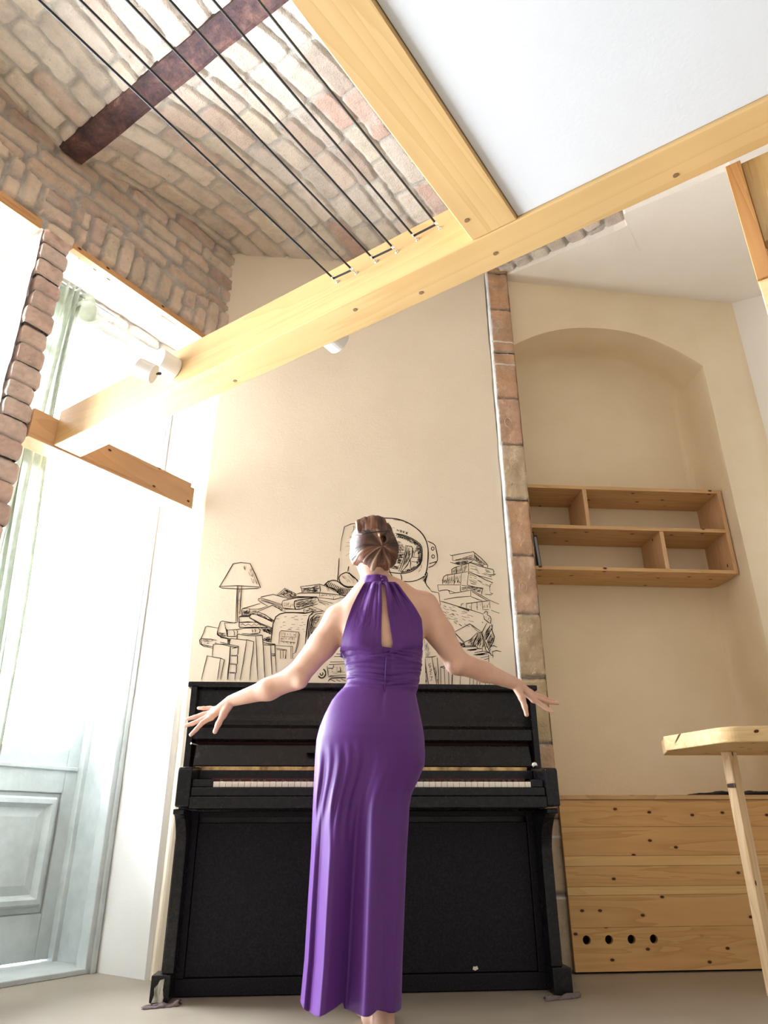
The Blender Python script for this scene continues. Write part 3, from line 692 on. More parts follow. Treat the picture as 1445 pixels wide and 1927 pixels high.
# ------------------------------------------------------------------ piano
def piano():
    t = thing('upright_piano', (.178, 3.35, 0), 'W', 'old black upright piano standing against the mural wall behind the woman', 'piano')
    P = lambda name, mb, m=M_black, bevel=.003, par=None: mesh(name, mb, m, par or t, bevel=bevel)
    for x0, x1 in ((-.574, -.548), (.904, .930)): P('side_panel', MB().box(x0, x1, 3.172, 3.53, .0, 1.128))
    P('lid', MB().box(-.592, .948, 3.185, 3.54, 1.1285, 1.153), bevel=.006)
    prof = [(3.50, 1.127), (3.228, 1.127), (3.226, 1.02), (3.222, .995), (3.210, .975), (3.190, .963), (3.184, .958), (3.184, .914), (3.188, .910), (3.24, .910), (3.50, .910)]
    o = P('front_panel', MB().prism(prof, 'x', -.5475, .9035), bevel=0)
    P('fallboard', MB().prism([(3.205, .894), (3.222, .894), (3.192, .806), (3.172, .806)], 'x', -.535, .892))
    P('gap_lining', MB().box(-.547, .903, 3.25, 3.28, .80, .9095), M_felt, 0)
    b = P('hinge_rail', MB().box(-.52, .86, 3.150, 3.171, .784, .801), M_brass, .002)
    P('name_rail', MB().box(-.494, .869, 3.10, 3.16, .748, .783), M_black)
    P('felt_strip', MB().box(-.44, .83, 3.0885, 3.0995, .72, .752), M_felt, 0)
    kw = 1.230/52; x0 = -.414
    wk = bk = None
    for i in range(52):
        if wk is None: wk = P('white_key', MB().box(x0+.0006, x0+kw-.0006, 2.950, 3.088, .7095, .7295), M_ivory, .0012)
        else:
            c = wk.copy(); COL.objects.link(c); c.parent = t; c.location.x = i*kw
    pat = [1, 0, 1, 1, 0, 1, 1]
    for i in range(51):
        if pat[(i) % 7] == 0 and i: continue
        if i % 7 in (1, 4): continue
        xx = x0+(i+1)*kw
        if bk is None: bk = P('black_key', MB().prism([(3.000, .7300), (3.088, .7300), (3.088, .741), (3.006, .741)], 'x', xx-.0055, xx+.0055), M_ebony, .001); b0 = i
        else:
            c = bk.copy(); COL.objects.link(c); c.parent = t; c.location.x = (i-b0)*kw
    for a, b in ((-.494, -.4155), (.8175, .869)): P('key_block', MB().box(a, b, 2.955, 3.10, .7095, .738))
    P('keybed', MB().box(-.4935, .8685, 2.930, 3.172, .634, .676).box(-.4935, .8685, 2.938, 3.172, .6765, .709), bevel=.004)
    for a, b in ((-.546, -.494), (.869, .921)): P('key_arm', MB().prism([(2.930, .640), (3.20, .640), (3.20, .80), (3.10, .795), (2.97, .784), (2.935, .780), (2.930, .770)], 'x', a, b), bevel=.006)
    k = P('latch_knob', MB().ball((.862, 3.04, .80), .012, 16), M_steel, 0); k = P('latch', MB().tube([(-.545, 3.14, .89), (-.52, 3.16, .885)], .003, 6), M_steel, 0)
    def leg(a, b):
        pr = [(3.080, .089), (3.170, .089), (3.170, .6335), (2.955, .6335), (2.955, .615)]
        for q in np.linspace(0, 1, 12):
            pr.append((2.985+.092*(q**.7)+.010*math.sin(q*math.pi), .612-.12*q))
        pr.append((3.080, .40)); return MB().prism(pr, 'x', a, b)
    P('leg', leg(-.554, -.513), bevel=.004); P('leg', leg(.872, .916), bevel=.004)
    f1 = P('foot_block', MB().box(-.588, -.520, 3.070, 3.171, .004, .0885), bevel=.004); f2 = P('foot_block', MB().box(.872, .944, 3.070, 3.171, .004, .0885), bevel=.004)
    m = MB(); rr = random.Random(4); pts = [(-.578, .006), (-.571, .03), (-.573, .05), (-.561, .062), (-.556, .073), (-.541, .078), (-.543, .045), (-.538, .02), (-.540, .006)]
    m.prism([(x, z) for x, z in pts], 'y', 3.0665, 3.070); mesh('bare_patch', m, M_bare, f1)
    P('lower_frame', MB().box(-.5475, -.492, 3.174, 3.20, .06, .6335).box(.848, .9035, 3.174, 3.20, .06, .6335).box(-.4915, .8475, 3.18, 3.20, .612, .6335), M_blackm)
    P('lower_panel', MB().box(-.4915, .8475, 3.186, 3.205, .062, .590), M_blackm, .003)
    P('backing', MB().box(-.5475, .9035, 3.2105, 3.225, .01, .633), M_black)
    P('plinth', MB().box(-.5475, .9035, 3.178, 3.21, .004, .0595), M_blackm)
    c = at(895, 1822, 3.186); mesh('chip', MB().prism([(c[0]-.009, c[2]+.006), (c[0]-.012, c[2]-.004), (c[0]-.002, c[2]-.008), (c[0]+.010, c[2]-.002), (c[0]+.006, c[2]+.007), (c[0]-.002, c[2]+.005)], 'y', 3.1848, 3.19), M_ivory, t)
    # line of inlay on the upper side post and small ledge (music desk) on the fallboard
    P('music_ledge', MB().box(-.07, .43, 3.160, 3.20, .855, .861))
    return t
piano()
def scrap(c, sz, seed, label):
    P = []; n = 18
    for a in range(n):
        row = []
        for b in range(8):
            x = (a/(n-1)-.5)*sz[0]; y = (b/7-.5)*sz[1]*(1-.5*abs(a/(n-1)-.5)); z = .002+sz[2]*(noise(x*60, y*60, seed)**1.5)*max(0, 1-(2*b/7-1)**2)
            row.append((c[0]+x+.01*(noise(a, b, seed)-.5), c[1]+y+.35*x+.01*(noise(a, b, seed+3)-.5), z))
        P.append(row)
    mesh('felt_scrap', MB().grid(P), M_fluff, smooth=True, solid=.0015, label=label, cat='scrap', group='felt scraps under the piano feet')
scrap((-.535, 3.03, 0), (.12, .05, .022), 3., 'crumpled brown felt scrap on the floor at the left foot of the piano')
scrap((.885, 3.02, 0), (.14, .045, .024), 8., 'crumpled brown felt scrap on the floor at the right foot of the piano')

# ------------------------------------------------------------------ mural
INK = MB(); rng = random.Random(7)
def stroke(pts, w=.0034, sm=0):
    P = [at(x, y, Yw-.0012) for x, y in pts]; P = [np.array([p[0], p[2]]) for p in P]
    for _ in range(sm):
        Q = [P[0]]
        for a, b in zip(P[:-1], P[1:]): Q += [a*.75+b*.25, a*.25+b*.75]
        P = Q+[P[-1]]
    if len(P) < 2: return
    n = len(P); L = []; Rr = []
    for i in range(n):
        t = P[min(i+1, n-1)]-P[max(i-1, 0)]; l = np.linalg.norm(t)
        if l < 1e-9: t = np.array([1., 0]); l = 1
        t = t/l; q = np.array([-t[1], t[0]]); e = (.55 if i in (0, n-1) else 1)*w/2*(.85+.3*rng.random()); L.append(P[i]+q*e); Rr.append(P[i]-q*e)
    y0 = Yw-.0012; b = len(INK.v)
    for a, c in zip(L, Rr): INK.v += [(float(a[0]), y0, float(a[1])), (float(c[0]), y0, float(c[1])), (float(a[0]), Yw+.001, float(a[1])), (float(c[0]), Yw+.001, float(c[1]))]
    for i in range(n-1):
        q = b+4*i; INK.f += [(q, q+1, q+5, q+4), (q, q+4, q+6, q+2), (q+1, q+3, q+7, q+5)]
def D(ox, oy, sc, txt, w=.0034, sm=0):
    for ln in txt.split('|'):
        p = [tuple(float(c) for c in q.split(',')) for q in ln.split()]
        stroke([(ox+x/sc, oy+y/sc) for x, y in p], w, sm)
def inside(x, y, P):
    r = False; j = len(P)-1
    for i in range(len(P)):
        if (P[i][1] > y) != (P[j][1] > y) and x < (P[j][0]-P[i][0])*(y-P[i][1])/(P[j][1]-P[i][1]+1e-9)+P[i][0]: r = not r
        j = i
    return r
def hatch(ox, oy, sc, poly, ang, n, ln=2.5, w=.0022, jit=14):
    P = [tuple(float(c) for c in q.split(',')) for q in poly.split()]; P = [(ox+x/sc, oy+y/sc) for x, y in P]
    xs = [p[0] for p in P]; ys = [p[1] for p in P]; k = 0
    n = int(n*.72); w = w*.8
    for _ in range(n*12):
        if k >= n: break
        x, y = rng.uniform(min(xs), max(xs)), rng.uniform(min(ys), max(ys)); a = R_(ang+rng.uniform(-jit, jit)); l = ln*rng.uniform(.5, 1.3)/2
        e = (x+l*math.cos(a), y-l*math.sin(a)); f_ = (x-l*math.cos(a), y+l*math.sin(a))
        if inside(x, y, P) and inside(*e, P) and inside(*f_, P): stroke([f_, e], w); k += 1
S = 9.633
# A: upright books, wallet-like books, left heap
D(370, 1140, S, '85,1335 140,1100 190,905 310,930 430,950 500,975 470,1130 430,1340|430,955 400,1180 375,1340|280,915 300,700 340,690 460,700 610,735 690,750 755,735 745,880 725,890 740,910 735,1050 715,1065 722,1090 715,1190 720,1205 700,1225 690,1340|615,745 600,1000 575,1200 565,1340|605,745 590,1000 565,1200 556,1340|430,690 600,705 755,730|620,895 720,900|620,910 725,912|605,1045 715,1050|605,1060 712,1068|585,1205 700,1210|600,1220 690,1222|640,770 700,760 745,755')
D(370, 1140, S, '595,695 615,590 745,605 895,620 905,615 1035,650 1020,830 985,1050 960,1340|905,620 880,800 840,1050 785,1340|735,600 740,510 920,540 1080,545 1190,535 1205,720 1225,1100 1240,1330|1070,550 1085,800 1095,1100 1110,1340|820,500 950,515 1100,520 1190,530|1205,665 1330,690 1420,690 1425,900 1440,1200|1215,705 1340,715 1410,700|1340,720 1350,950 1365,1240|1365,870 1420,875|1370,895 1425,900|1370,910 1420,910')
D(370, 1140, S, '300,770 130,735 60,690 50,620 80,590 120,500 160,380 200,370 390,405|80,590 120,600 250,605 360,625|130,735 90,700 75,640 85,600|95,700 200,725 300,745|570,690 480,670 420,655|390,545 370,515 380,450 430,290 460,275 600,300 690,310 760,290|430,575 560,600|500,310 530,420 555,555 700,555 735,540|555,440 740,430 850,405 1110,400 1150,430 1140,490 1100,500 970,510|500,310 700,310|510,400 560,440 560,550|665,445 685,480 680,540|725,440 740,470 730,500|1000,420 1015,450 1010,485|1050,415 1065,450 1055,480|770,385 900,395 1290,395|765,385 765,300 1110,295|770,300 770,200 960,195|770,300 960,300|950,185 965,140|950,215 1140,330 1370,420|970,150 1100,160 1380,300|1110,160 1260,240 1400,270|960,215 975,160')
D(370, 1140, S, '800,350 830,320 880,360 930,330 1000,365 1040,320 1080,360 1130,325 1170,365', .0022)
D(370, 1140, S, '380,460 380,520 450,570 600,600|735,510 730,600|565,600 565,680|600,600 580,690', .006)
hatch(370, 1140, S, '390,470 520,490 560,560 560,600 430,570 375,520', 10, 60, 4)
hatch(370, 1140, S, '80,610 300,625 400,670 290,690 120,690', 8, 38, 4, .0018)
hatch(370, 1140, S, '1150,400 1380,400 1350,520 1250,480 1160,440', -30, 90, 3, .003, 50)
hatch(370, 1140, S, '1200,600 1330,540 1340,660 1200,640', 20, 50, 4, .003)
hatch(370, 1140, S, '560,600 620,590 590,700 555,690', 60, 26, 2, .004)
hatch(370, 1140, S, '515,400 560,440 555,550 520,430', 70, 14, 3, .003)
# B: heap of books and the radio
D(440, 1090, S, '45,775 0,790|100,870 95,680 130,665 280,670|100,875 350,870 600,870|95,780 250,770 440,785|145,665 140,560 160,530 240,510 480,435|290,610 285,550 290,525|160,530 290,535|145,560 150,650 290,660 300,620|300,545 410,540|300,600 420,590|410,540 450,545 600,490|280,690 320,625 420,610|280,690 480,800 700,885|320,620 450,655|425,590 700,470 915,590|430,590 430,650 720,765|430,590 560,640 730,750|700,770 420,650|440,380 450,350 490,345|440,380 480,410 620,490|490,340 490,320 710,275 860,315 1000,350|490,340 620,380 870,460|490,365 620,410 870,480|490,385 700,450 870,510|780,290 920,165 1130,265|800,300 930,200 1120,290|920,170 940,220|880,400 900,385 1120,340 1430,325|880,400 870,450 890,520 1110,545 1200,540 1445,455|1090,400 1120,385 1440,345|1095,400 1090,480 1110,545|1260,560 1300,540|930,590 920,540 1110,545|920,600 1260,605 1300,620 1445,570|1270,555 1275,610|1340,520 1430,560|1370,520 1445,550')
D(440, 1090, S, '670,1150 690,960 710,810 760,680 830,630 940,605 1100,605 1280,620 1330,610 1445,580|1290,1240 1310,1000 1340,750 1370,660 1445,620|1340,1180 1350,1000 1370,800 1390,720 1445,660', .0046)
D(440, 1090, S, '810,1180 830,960 860,930 1180,960 1190,1000 1160,1200 1120,1330 1070,1350|1170,970 1150,1150 1110,1320|860,1035 1130,1050|850,1120 1110,1145|1130,960 1120,1050', .0024)
for k in range(3): hatch(440, 1090, S, '860,%d 1120,%d 1110,%d 850,%d' % (960+k*78, 980+k*78, 1035+k*78, 1020+k*78), 88, 22, 3, .002)
hatch(440, 1090, S, '760,680 1330,640 1290,1200 1200,1200 1190,950 820,920 740,900', 0, 34, 6, .0018, 6)
hatch(440, 1090, S, '1400,760 1445,700 1445,1080 1370,1150', 60, 90, 3, .0032, 60)
hatch(440, 1090, S, '830,280 930,210 1130,290 1130,340 1000,340', -35, 90, 4, .003)
hatch(440, 1090, S, '930,180 1140,270 1140,330 940,220', -30, 40, 3, .003)
hatch(440, 1090, S, '150,560 280,560 280,655 160,655', 80, 60, 5, .0022)
hatch(440, 1090, S, '330,560 420,550 420,590 330,595', 10, 12, 4, .002)
hatch(440, 1090, S, '1110,400 1430,350 1440,440 1200,530 1110,520', 15, 70, 5, .002)
hatch(440, 1090, S, '900,400 1080,400 1080,520 900,500', 80, 26, 3, .002)
hatch(440, 1090, S, '440,610 720,740 720,770 440,650', -25, 36, 4, .0024)
hatch(440, 1090, S, '700,470 890,520 915,590 830,560', -30, 22, 4, .0028)
hatch(440, 1090, S, '480,890 690,890 670,1010 560,960', -30, 80, 3, .003, 50)
hatch(440, 1090, S, '530,1110 680,1040 665,1150 550,1140', 25, 36, 4, .003)
D(440, 1090, S, '540,1150 640,1175 740,1180 750,1445|545,1190 660,1195 740,1190|530,1170 545,1445|665,1200 680,1445|750,1200 1065,1220 1065,1445|765,1250 950,1280 930,1445|770,1275 930,1290|845,1290 845,1440|890,1290 895,1430|945,1280 940,1440|1030,1230 1035,1445|680,1350 745,1350|685,1380 745,1375')
# lamp
D(360, 1030, 5.16, '270,385 330,290 405,160 480,147 570,157 625,270 672,390 640,398 470,405 300,395 270,385|275,380 450,372 660,385|445,378 440,500 430,720|455,378 450,520 445,720|488,378 480,500 470,650', .0042)
hatch(360, 1030, 5.16, '480,165 570,165 650,370 600,350', -70, 30, 6, .002, 8)
hatch(360, 1030, 5.16, '458,400 485,400 475,640 455,640', 88, 20, 4, .002, 5)
# C: books left of the helmet, corrugated hose, backpack strap
D(540, 1050, S, '240,520 590,475 660,495 760,530 900,590 930,640|240,520 250,540 265,550 270,630|590,480 600,560 595,625|600,500 610,610|270,635 590,640|180,650 230,635 590,632 960,670 965,715|180,700 590,720|590,640 590,700|0,740 200,700 540,705 570,750 580,800|180,710 560,720|140,790 200,760 540,710|140,790 130,860 160,935 230,930 560,830|590,720 860,750 1070,700|560,760 830,820|590,790 760,840|580,800 700,850|440,870 680,970|400,900 530,950|300,930 310,1000 410,985 530,940|0,990 300,1000')
D(540, 1050, S, '350,1445 380,1200 400,1060 470,985 660,960|400,1440 430,1250 460,1080 520,1015 640,1000', .0046)
D(540, 1050, S, '945,0 935,200 915,420|670,495 740,430 830,400 920,420 990,480 1080,540 1200,530 1290,500|760,530 870,560 930,640 1000,680 1110,690 1200,640|940,370 950,330 990,290 1100,250 1280,400 1290,480|940,370 960,440 1060,520 1230,520|1100,250 1120,150|1120,260 1170,330 1280,400', .0048, 1)
for k in range(17):
    t_ = k/16; x = 740+450*t_; y = 470+95*math.sin(t_*2.2)+60*t_; D(540, 1050, S, '%f,%f %f,%f %f,%f' % (x+10, y-60, x-35+20*t_, y, x-10+40*t_, y+75), .0034, 1)
hatch(540, 1050, S, '270,540 590,490 590,620 270,625', 5, 110, 6, .0026)
hatch(540, 1050, S, '150,790 540,730 560,820 240,910 150,900', 12, 90, 6, .0024)
hatch(540, 1050, S, '430,1080 620,1020 560,1180 440,1440 420,1300', 60, 170, 3, .0034, 70)
hatch(540, 1050, S, '860,560 1000,540 1100,680 950,660', -60, 60, 4, .003)
hatch(540, 1050, S, '330,900 500,940 400,980 320,990', 30, 22, 4, .0024)
hatch(540, 1050, S, '660,500 760,440 740,520', -50, 18, 4, .003)
D(540, 1050, S, '620,690 650,655|640,690 690,665|700,690 710,660 730,690|760,690 770,675 800,690|810,685 840,680|860,690 890,685', .0028)
D(540, 1050, S, '840,700 845,760|720,530 740,600|745,540 765,600', .003)
hatch(540, 1050, S, '980,330 1100,270 1240,400 1200,500 1060,480', -55, 14, 8, .002)
# helmet
D(700, 960, S, '180,140 420,150 600,200 760,290 900,410 980,540 1015,680 1020,820 1005,1000 990,1100 960,1180', .0060, 1)
D(700, 960, S, '-560,560 -500,300 -380,250 -230,225|-560,560 -575,740|-350,480 -330,280', .0034)
D(700, 960, S, '430,420 600,455 780,540 900,640 915,760 900,960 780,1080 640,1140 500,1150 280,1120|440,440 600,475 770,560 880,650 895,760 885,950 770,1060 640,1110 520,1130|1005,560 1140,620 1165,720 1190,860 1180,930 1110,1010 1020,1040|1035,970 1100,950 1180,930|300,1040 320,1110 340,1160 430,1270 520,1285 545,1250 520,1160|540,1290 700,1300 850,1260 960,1190|980,1110 1010,1160 980,1240 965,1330 1060,1445|950,1180 985,1150 960,1330', .0046, 1)
for c in ((1100, 697), (1107, 840)): D(700, 960, S, ' '.join('%f,%f' % (c[0]+26*math.cos(a), c[1]+30*math.sin(a)) for a in np.linspace(0, 6.3, 14)), .004)
D(700, 960, S, '610,640 720,660 735,690 720,850 690,890 640,1000 540,1110|610,640 600,760 560,920 520,1020 480,1110|640,650 620,800 570,980 520,1110|500,1100 540,1115|740,680 740,860|740,850 870,865|710,930 820,940|690,890 700,960 690,1050|700,900 570,1080|455,590 520,575|470,775 580,775|510,720 520,770', .0040)
hatch(700, 960, S, '440,440 620,480 780,560 890,660 890,760 780,640 600,540 440,500', 60, 190, 3, .0034, 60)
hatch(700, 960, S, '800,640 890,680 890,950 820,1010 780,960 840,860', 70, 150, 3, .0036, 50)
hatch(700, 960, S, '520,1110 700,1040 870,960 780,1070 640,1120', 20, 80, 3, .003, 40)
hatch(700, 960, S, '625,670 715,680 690,870 560,1060 590,860', 75, 80, 7, .0024, 10)
hatch(700, 960, S, '440,800 590,790 520,1000 440,990', 5, 90, 5, .003, 8)
hatch(700, 960, S, '440,600 600,600 590,760 440,780', 0, 60, 4, .0026, 20)
hatch(700, 960, S, '330,1000 500,1010 480,1080 330,1050', 0, 50, 4, .003, 12)
hatch(700, 960, S, '745,700 830,660 780,850 745,850', 80, 24, 4, .0024)
hatch(700, 960, S, '900,1260 960,1190 990,1240 960,1330', 50, 26, 5, .003)
# letters over the visor: N D E R
D(700, 960, S, '445,375 452,350 480,380 488,355|508,392 514,362 535,372 538,390 520,398 508,392|562,408 568,380 590,386|565,394 584,399|562,408 582,414|612,430 620,400 642,408 640,420 618,416 640,440', .0040)
for a, b in (((380, 170), (510, 185)), ((600, 225), (660, 240)), ((780, 310), (840, 350)), ((885, 395), (900, 415)), ((935, 460), (950, 495)), ((900, 990), (890, 1050)), ((880, 1080), (840, 1120))): D(700, 960, S, '%d,%d %d,%d' % (*a, *b), .0030)
# E: stack of old books on the right
D(810, 1030, S, '345,130 380,150 520,120 740,85 770,75 900,180 1010,290 1040,330 1035,365|400,150 400,240|400,240 780,220|800,100 790,220 960,340|360,270 500,310 690,290 790,225|700,265 880,310 960,345|385,490 385,400 430,370 500,345 690,290|690,290 695,440|460,360 465,480|475,360 480,480|560,330 580,460|700,270 860,330 1020,375 1130,400 1150,435 1140,480|695,440 860,510 1120,580|1040,490 1100,500 1180,480|1130,520 1180,480|220,670 215,600 240,530 290,500 430,480 680,440|430,490 425,675|560,470 545,680|690,450 665,680|310,500 320,670|690,440 850,510 1000,590 1130,640 1080,680 1080,720|680,460 840,540|665,680 800,720 950,740 930,800 930,860|130,680 540,680|130,680 145,790|540,690 540,790 560,800|560,685 700,710 960,745|145,795 200,780 300,770 340,790 350,840|320,775 450,825|350,840 480,820 730,775|730,775 730,890|740,775 900,860 1060,950|730,890 850,940 940,970|745,800 900,890 1040,970|240,945 480,905 730,885|180,975 240,990 500,1070 750,1140 960,1210|550,1070 560,1030 600,1015|650,1100 650,1020 860,990 1040,970 1070,960|740,1130 745,1010|850,1140 840,1000|950,1140 935,990|1080,1100 1070,960|1070,955 1240,1030|970,1130 1060,1130|1100,1140 1250,1195|0,770 20,800 150,825 180,1050|180,1050 130,1045|180,1050 170,970')
D(810, 1030, S, '1080,820 1130,840 1100,860 990,850|1070,700 1080,800|900,740 950,770', .003)
hatch(810, 1030, S, '400,230 780,130 780,215 400,240', 12, 44, 7, .002)
hatch(810, 1030, S, '360,265 700,240 690,280 500,310', -8, 50, 5, .003)
hatch(810, 1030, S, '800,130 1020,320 960,340 800,210', -50, 70, 4, .0026, 30)
hatch(810, 1030, S, '700,280 1010,370 860,330', -15, 20, 6, .003)
hatch(810, 1030, S, '720,320 1130,430 1120,560 720,440', -15, 32, 7, .002)
hatch(810, 1030, S, '390,400 690,300 690,440 390,480', 80, 50, 5, .002)
hatch(810, 1030, S, '225,560 540,490 540,670 230,665', 80, 90, 5, .0022)
hatch(810, 1030, S, '560,700 920,750 920,850 700,760 560,800', 8, 70, 6, .0026)
hatch(810, 1030, S, '690,480 1080,680 1060,720 700,660', -22, 26, 8, .002)
hatch(810, 1030, S, '180,1000 900,1230 1000,1380 900,1440 260,1440', -22, 60, 8, .0022)
hatch(810, 1030, S, '560,1030 1060,980 1060,1100 700,1110', 88, 16, 5, .002)
D(810, 1030, S, '960,1200 1000,1160 1035,1170 1030,1220|960,1230 980,1300 1050,1360 1090,1380 1100,1300 1080,1250 1030,1225|1000,1265 1015,1262|1060,1270 1050,1310|1075,1330 1085,1330|500,1070 700,1130 700,1150 500,1080', .004)
# F: open book tent, flat stack, upright books right of the waist
D(800, 1140, S, '530,475 800,330 840,345 1030,480|530,475 710,660|530,480 720,700|710,660 820,610 950,480|840,360 960,470|960,470 1000,490 1030,480|1050,310 1030,290|1120,310 1030,480 1040,560|1200,330 1215,400 1090,620|1180,350 1060,580|1220,340 1210,440 1255,560 1240,640 1190,740 1150,800|1030,500 1080,640 1180,860|960,490 900,620 870,720|980,490 950,700|1000,500 1000,700|1020,500 1080,720 1110,830|640,750 730,745 920,735 920,715 720,720|920,735 960,775 1035,775 1035,825 890,850|760,800 960,775|1035,825 1130,825 1150,850 1190,870|880,885 1140,850|1150,880 1155,1030|1000,945 1150,910|1070,975 1150,955|1190,860 1190,890 1235,905 1225,940|1220,820 1220,900|1190,740 1240,720 1305,750|1220,830 1290,810 1380,830|1190,780 1150,850', .0040)
D(800, 1140, S, '620,720 720,730 700,660|1100,620 1170,500|1130,760 1100,680', .006)
hatch(800, 1140, S, '730,680 950,500 1020,500 1140,830 980,760 740,720', 65, 90, 9, .0024, 14)
hatch(800, 1140, S, '1040,500 1190,340 1210,420 1090,620', 55, 60, 7, .0026, 8)
hatch(800, 1140, S, '1100,660 1210,480 1250,560 1230,650 1150,790', 55, 60, 7, .0034, 10)
hatch(800, 1140, S, '740,800 950,780 960,775 880,830', 8, 36, 7, .003, 6)
hatch(800, 1140, S, '890,880 1130,840 1130,880 930,910', 8, 44, 7, .003, 6)
hatch(800, 1140, S, '590,650 720,680 720,720 620,720', -20, 40, 3, .004, 40)
D(800, 1140, S, '0,935 130,925 200,910|0,1020 40,1300 60,1440|120,930 150,1100 210,1440|215,940 240,1200 245,1440|0,960 20,1440|280,1100 285,1440|345,1140 360,1440|420,1130 430,1440|490,1160 480,1440|500,1180 488,1440|640,1240 630,1440|810,1300 805,1440|875,1330 870,1440|990,1360 990,1440|1090,1380 1090,1440|1165,1390 1165,1440|940,1350 938,1440|280,1110 340,1095 400,1105 340,1130 280,1110', .0040)
D(800, 1140, S, '60,1060 110,1040|60,1060 70,1090 110,1080|110,1100 80,1110 90,1140|80,1160 120,1150 100,1190 70,1190|80,1220 125,1210|80,1250 120,1240|85,1290 130,1280 110,1320|95,1350 125,1340', .003)
hatch(800, 1140, S, '150,1100 200,1100 240,1420 210,1420', 70, 40, 4, .0024, 40)
hatch(800, 1140, S, '0,1180 20,1180 40,1400 0,1400', 70, 24, 4, .0024, 40)
hatch(800, 1140, S, '-40,500 -10,500 140,920 0,930', 80, 26, 8, .002)
# G: lower centre, left of the waist
D(560, 1200, 14.45, '1050,440 1180,440|990,515 1200,510|880,660 1280,655|850,730 1290,710|800,770 820,900 840,1060 1310,1080|830,830 960,830 980,740|870,1035 1310,1010|830,1190 870,1130 920,1105 1310,1090|890,1130 1020,1195|1050,1140 1160,1190|1180,1120 1310,1180|1150,790 1170,880 1160,950', .0042)
D(560, 1200, 14.45, ' '.join('%f,%f' % (655+105*math.cos(a), 970+125*math.sin(a)) for a in np.linspace(-1.2, 2.6, 16)), .006)
D(560, 1200, 14.45, ' '.join('%f,%f' % (650+38*math.cos(a), 980+42*math.sin(a)) for a in np.linspace(-1, 3.6, 12)), .005)
hatch(560, 1200, 14.45, '900,780 1290,780 1290,980 900,980', 5, 34, 4, .0024, 10)
INK.norm = False
mesh('wall_mural', INK, M_ink, origin=(.1, Yw, 1.4), label='black line drawing of an astronaut, books and lamp on the cream wall', cat='mural')

# ------------------------------------------------------------------ the woman
import openvdb
YB = 2.50
def B(px, py, Y=YB): return at(px, py, Y)
class Field:
    def __init__(s, lo, hi, vs):
        s.lo = np.array(lo, float); s.vs = vs; s.n = np.ceil((np.array(hi)-s.lo)/vs).astype(int)+1; s.a = np.full(s.n, .03, np.float32)
    def sub(s, lo, hi, pad):
        i0 = np.clip(np.floor((np.array(lo)-pad-s.lo)/s.vs).astype(int), 0, s.n-1); i1 = np.clip(np.ceil((np.array(hi)+pad-s.lo)/s.vs).astype(int)+1, 1, s.n)
        sl = tuple(slice(a, b) for a, b in zip(i0, i1))
        ax = [(s.lo[k]+s.vs*np.arange(i0[k], i1[k])).astype(np.float32) for k in range(3)]
        return sl, np.meshgrid(*ax, indexing='ij', sparse=True)
    def put(s, sl, d, k, mode='u'):
        o = s.a[sl]
        if mode == 's': s.a[sl] = np.maximum(o, -d); return
        if k <= 0: s.a[sl] = np.minimum(o, d); return
        h = np.clip(.5+.5*(o-d)/k, 0, 1); s.a[sl] = o+(d-o)*h-k*h*(1-h)
    def cone(s, a, b, ra, rb, k=.01, mode='u'):
        a, b = np.array(a, float), np.array(b, float); r = max(ra, rb)
        sl, (X, Y, Z) = s.sub(np.minimum(a, b), np.maximum(a, b), r+k+.012); ab = b-a; L = float(ab@ab)+1e-12
        t = np.clip(((X-a[0])*ab[0]+(Y-a[1])*ab[1]+(Z-a[2])*ab[2])/L, 0, 1)
        d = np.sqrt((X-a[0]-t*ab[0])**2+(Y-a[1]-t*ab[1])**2+(Z-a[2]-t*ab[2])**2)-(ra+(rb-ra)*t); s.put(sl, d, k, mode)
    def chain(s, pts, rs, k=.01):
        for i in range(len(pts)-1): s.cone(pts[i], pts[i+1], rs[i], rs[i+1], k)
    def ell(s, c, r, k=.01, mode='u', rot=0):
        c, r = np.array(c, float), np.array(r, float); sl, (X, Y, Z) = s.sub(c-r.max(), c+r.max(), k+.012)
        x, y, z = X-c[0], Y-c[1], Z-c[2]
        if rot: x, z = x*math.cos(rot)+z*math.sin(rot), -x*math.sin(rot)+z*math.cos(rot)
        k0 = np.sqrt((x/r[0])**2+(y/r[1])**2+(z/r[2])**2); k1 = np.sqrt((x/r[0]**2)**2+(y/r[1]**2)**2+(z/r[2]**2)**2)+1e-9
        s.put(sl, k0*(k0-1)/k1, k, mode)
    def sample(s, p):
        q = (p-s.lo)/s.vs; i = np.clip(np.floor(q).astype(int), 0, s.n-2); f = np.clip(q-i, 0, 1); r = 0
        for a in (0, 1):
            for b in (0, 1):
                for c in (0, 1):
                    r = r+s.a[i[..., 0]+a, i[..., 1]+b, i[..., 2]+c]*np.where(a, f[..., 0], 1-f[..., 0])*np.where(b, f[..., 1], 1-f[..., 1])*np.where(c, f[..., 2], 1-f[..., 2])
        return r
    def mesh(s, adapt=0.):
        g = openvdb.FloatGrid(.03); g.copyFromArray(s.a); g.transform = openvdb.createLinearTransform(voxelSize=s.vs)
        p, q = g.convertToQuads(isovalue=0.); return np.array(p)+s.lo, np.array(q)[:, ::-1]
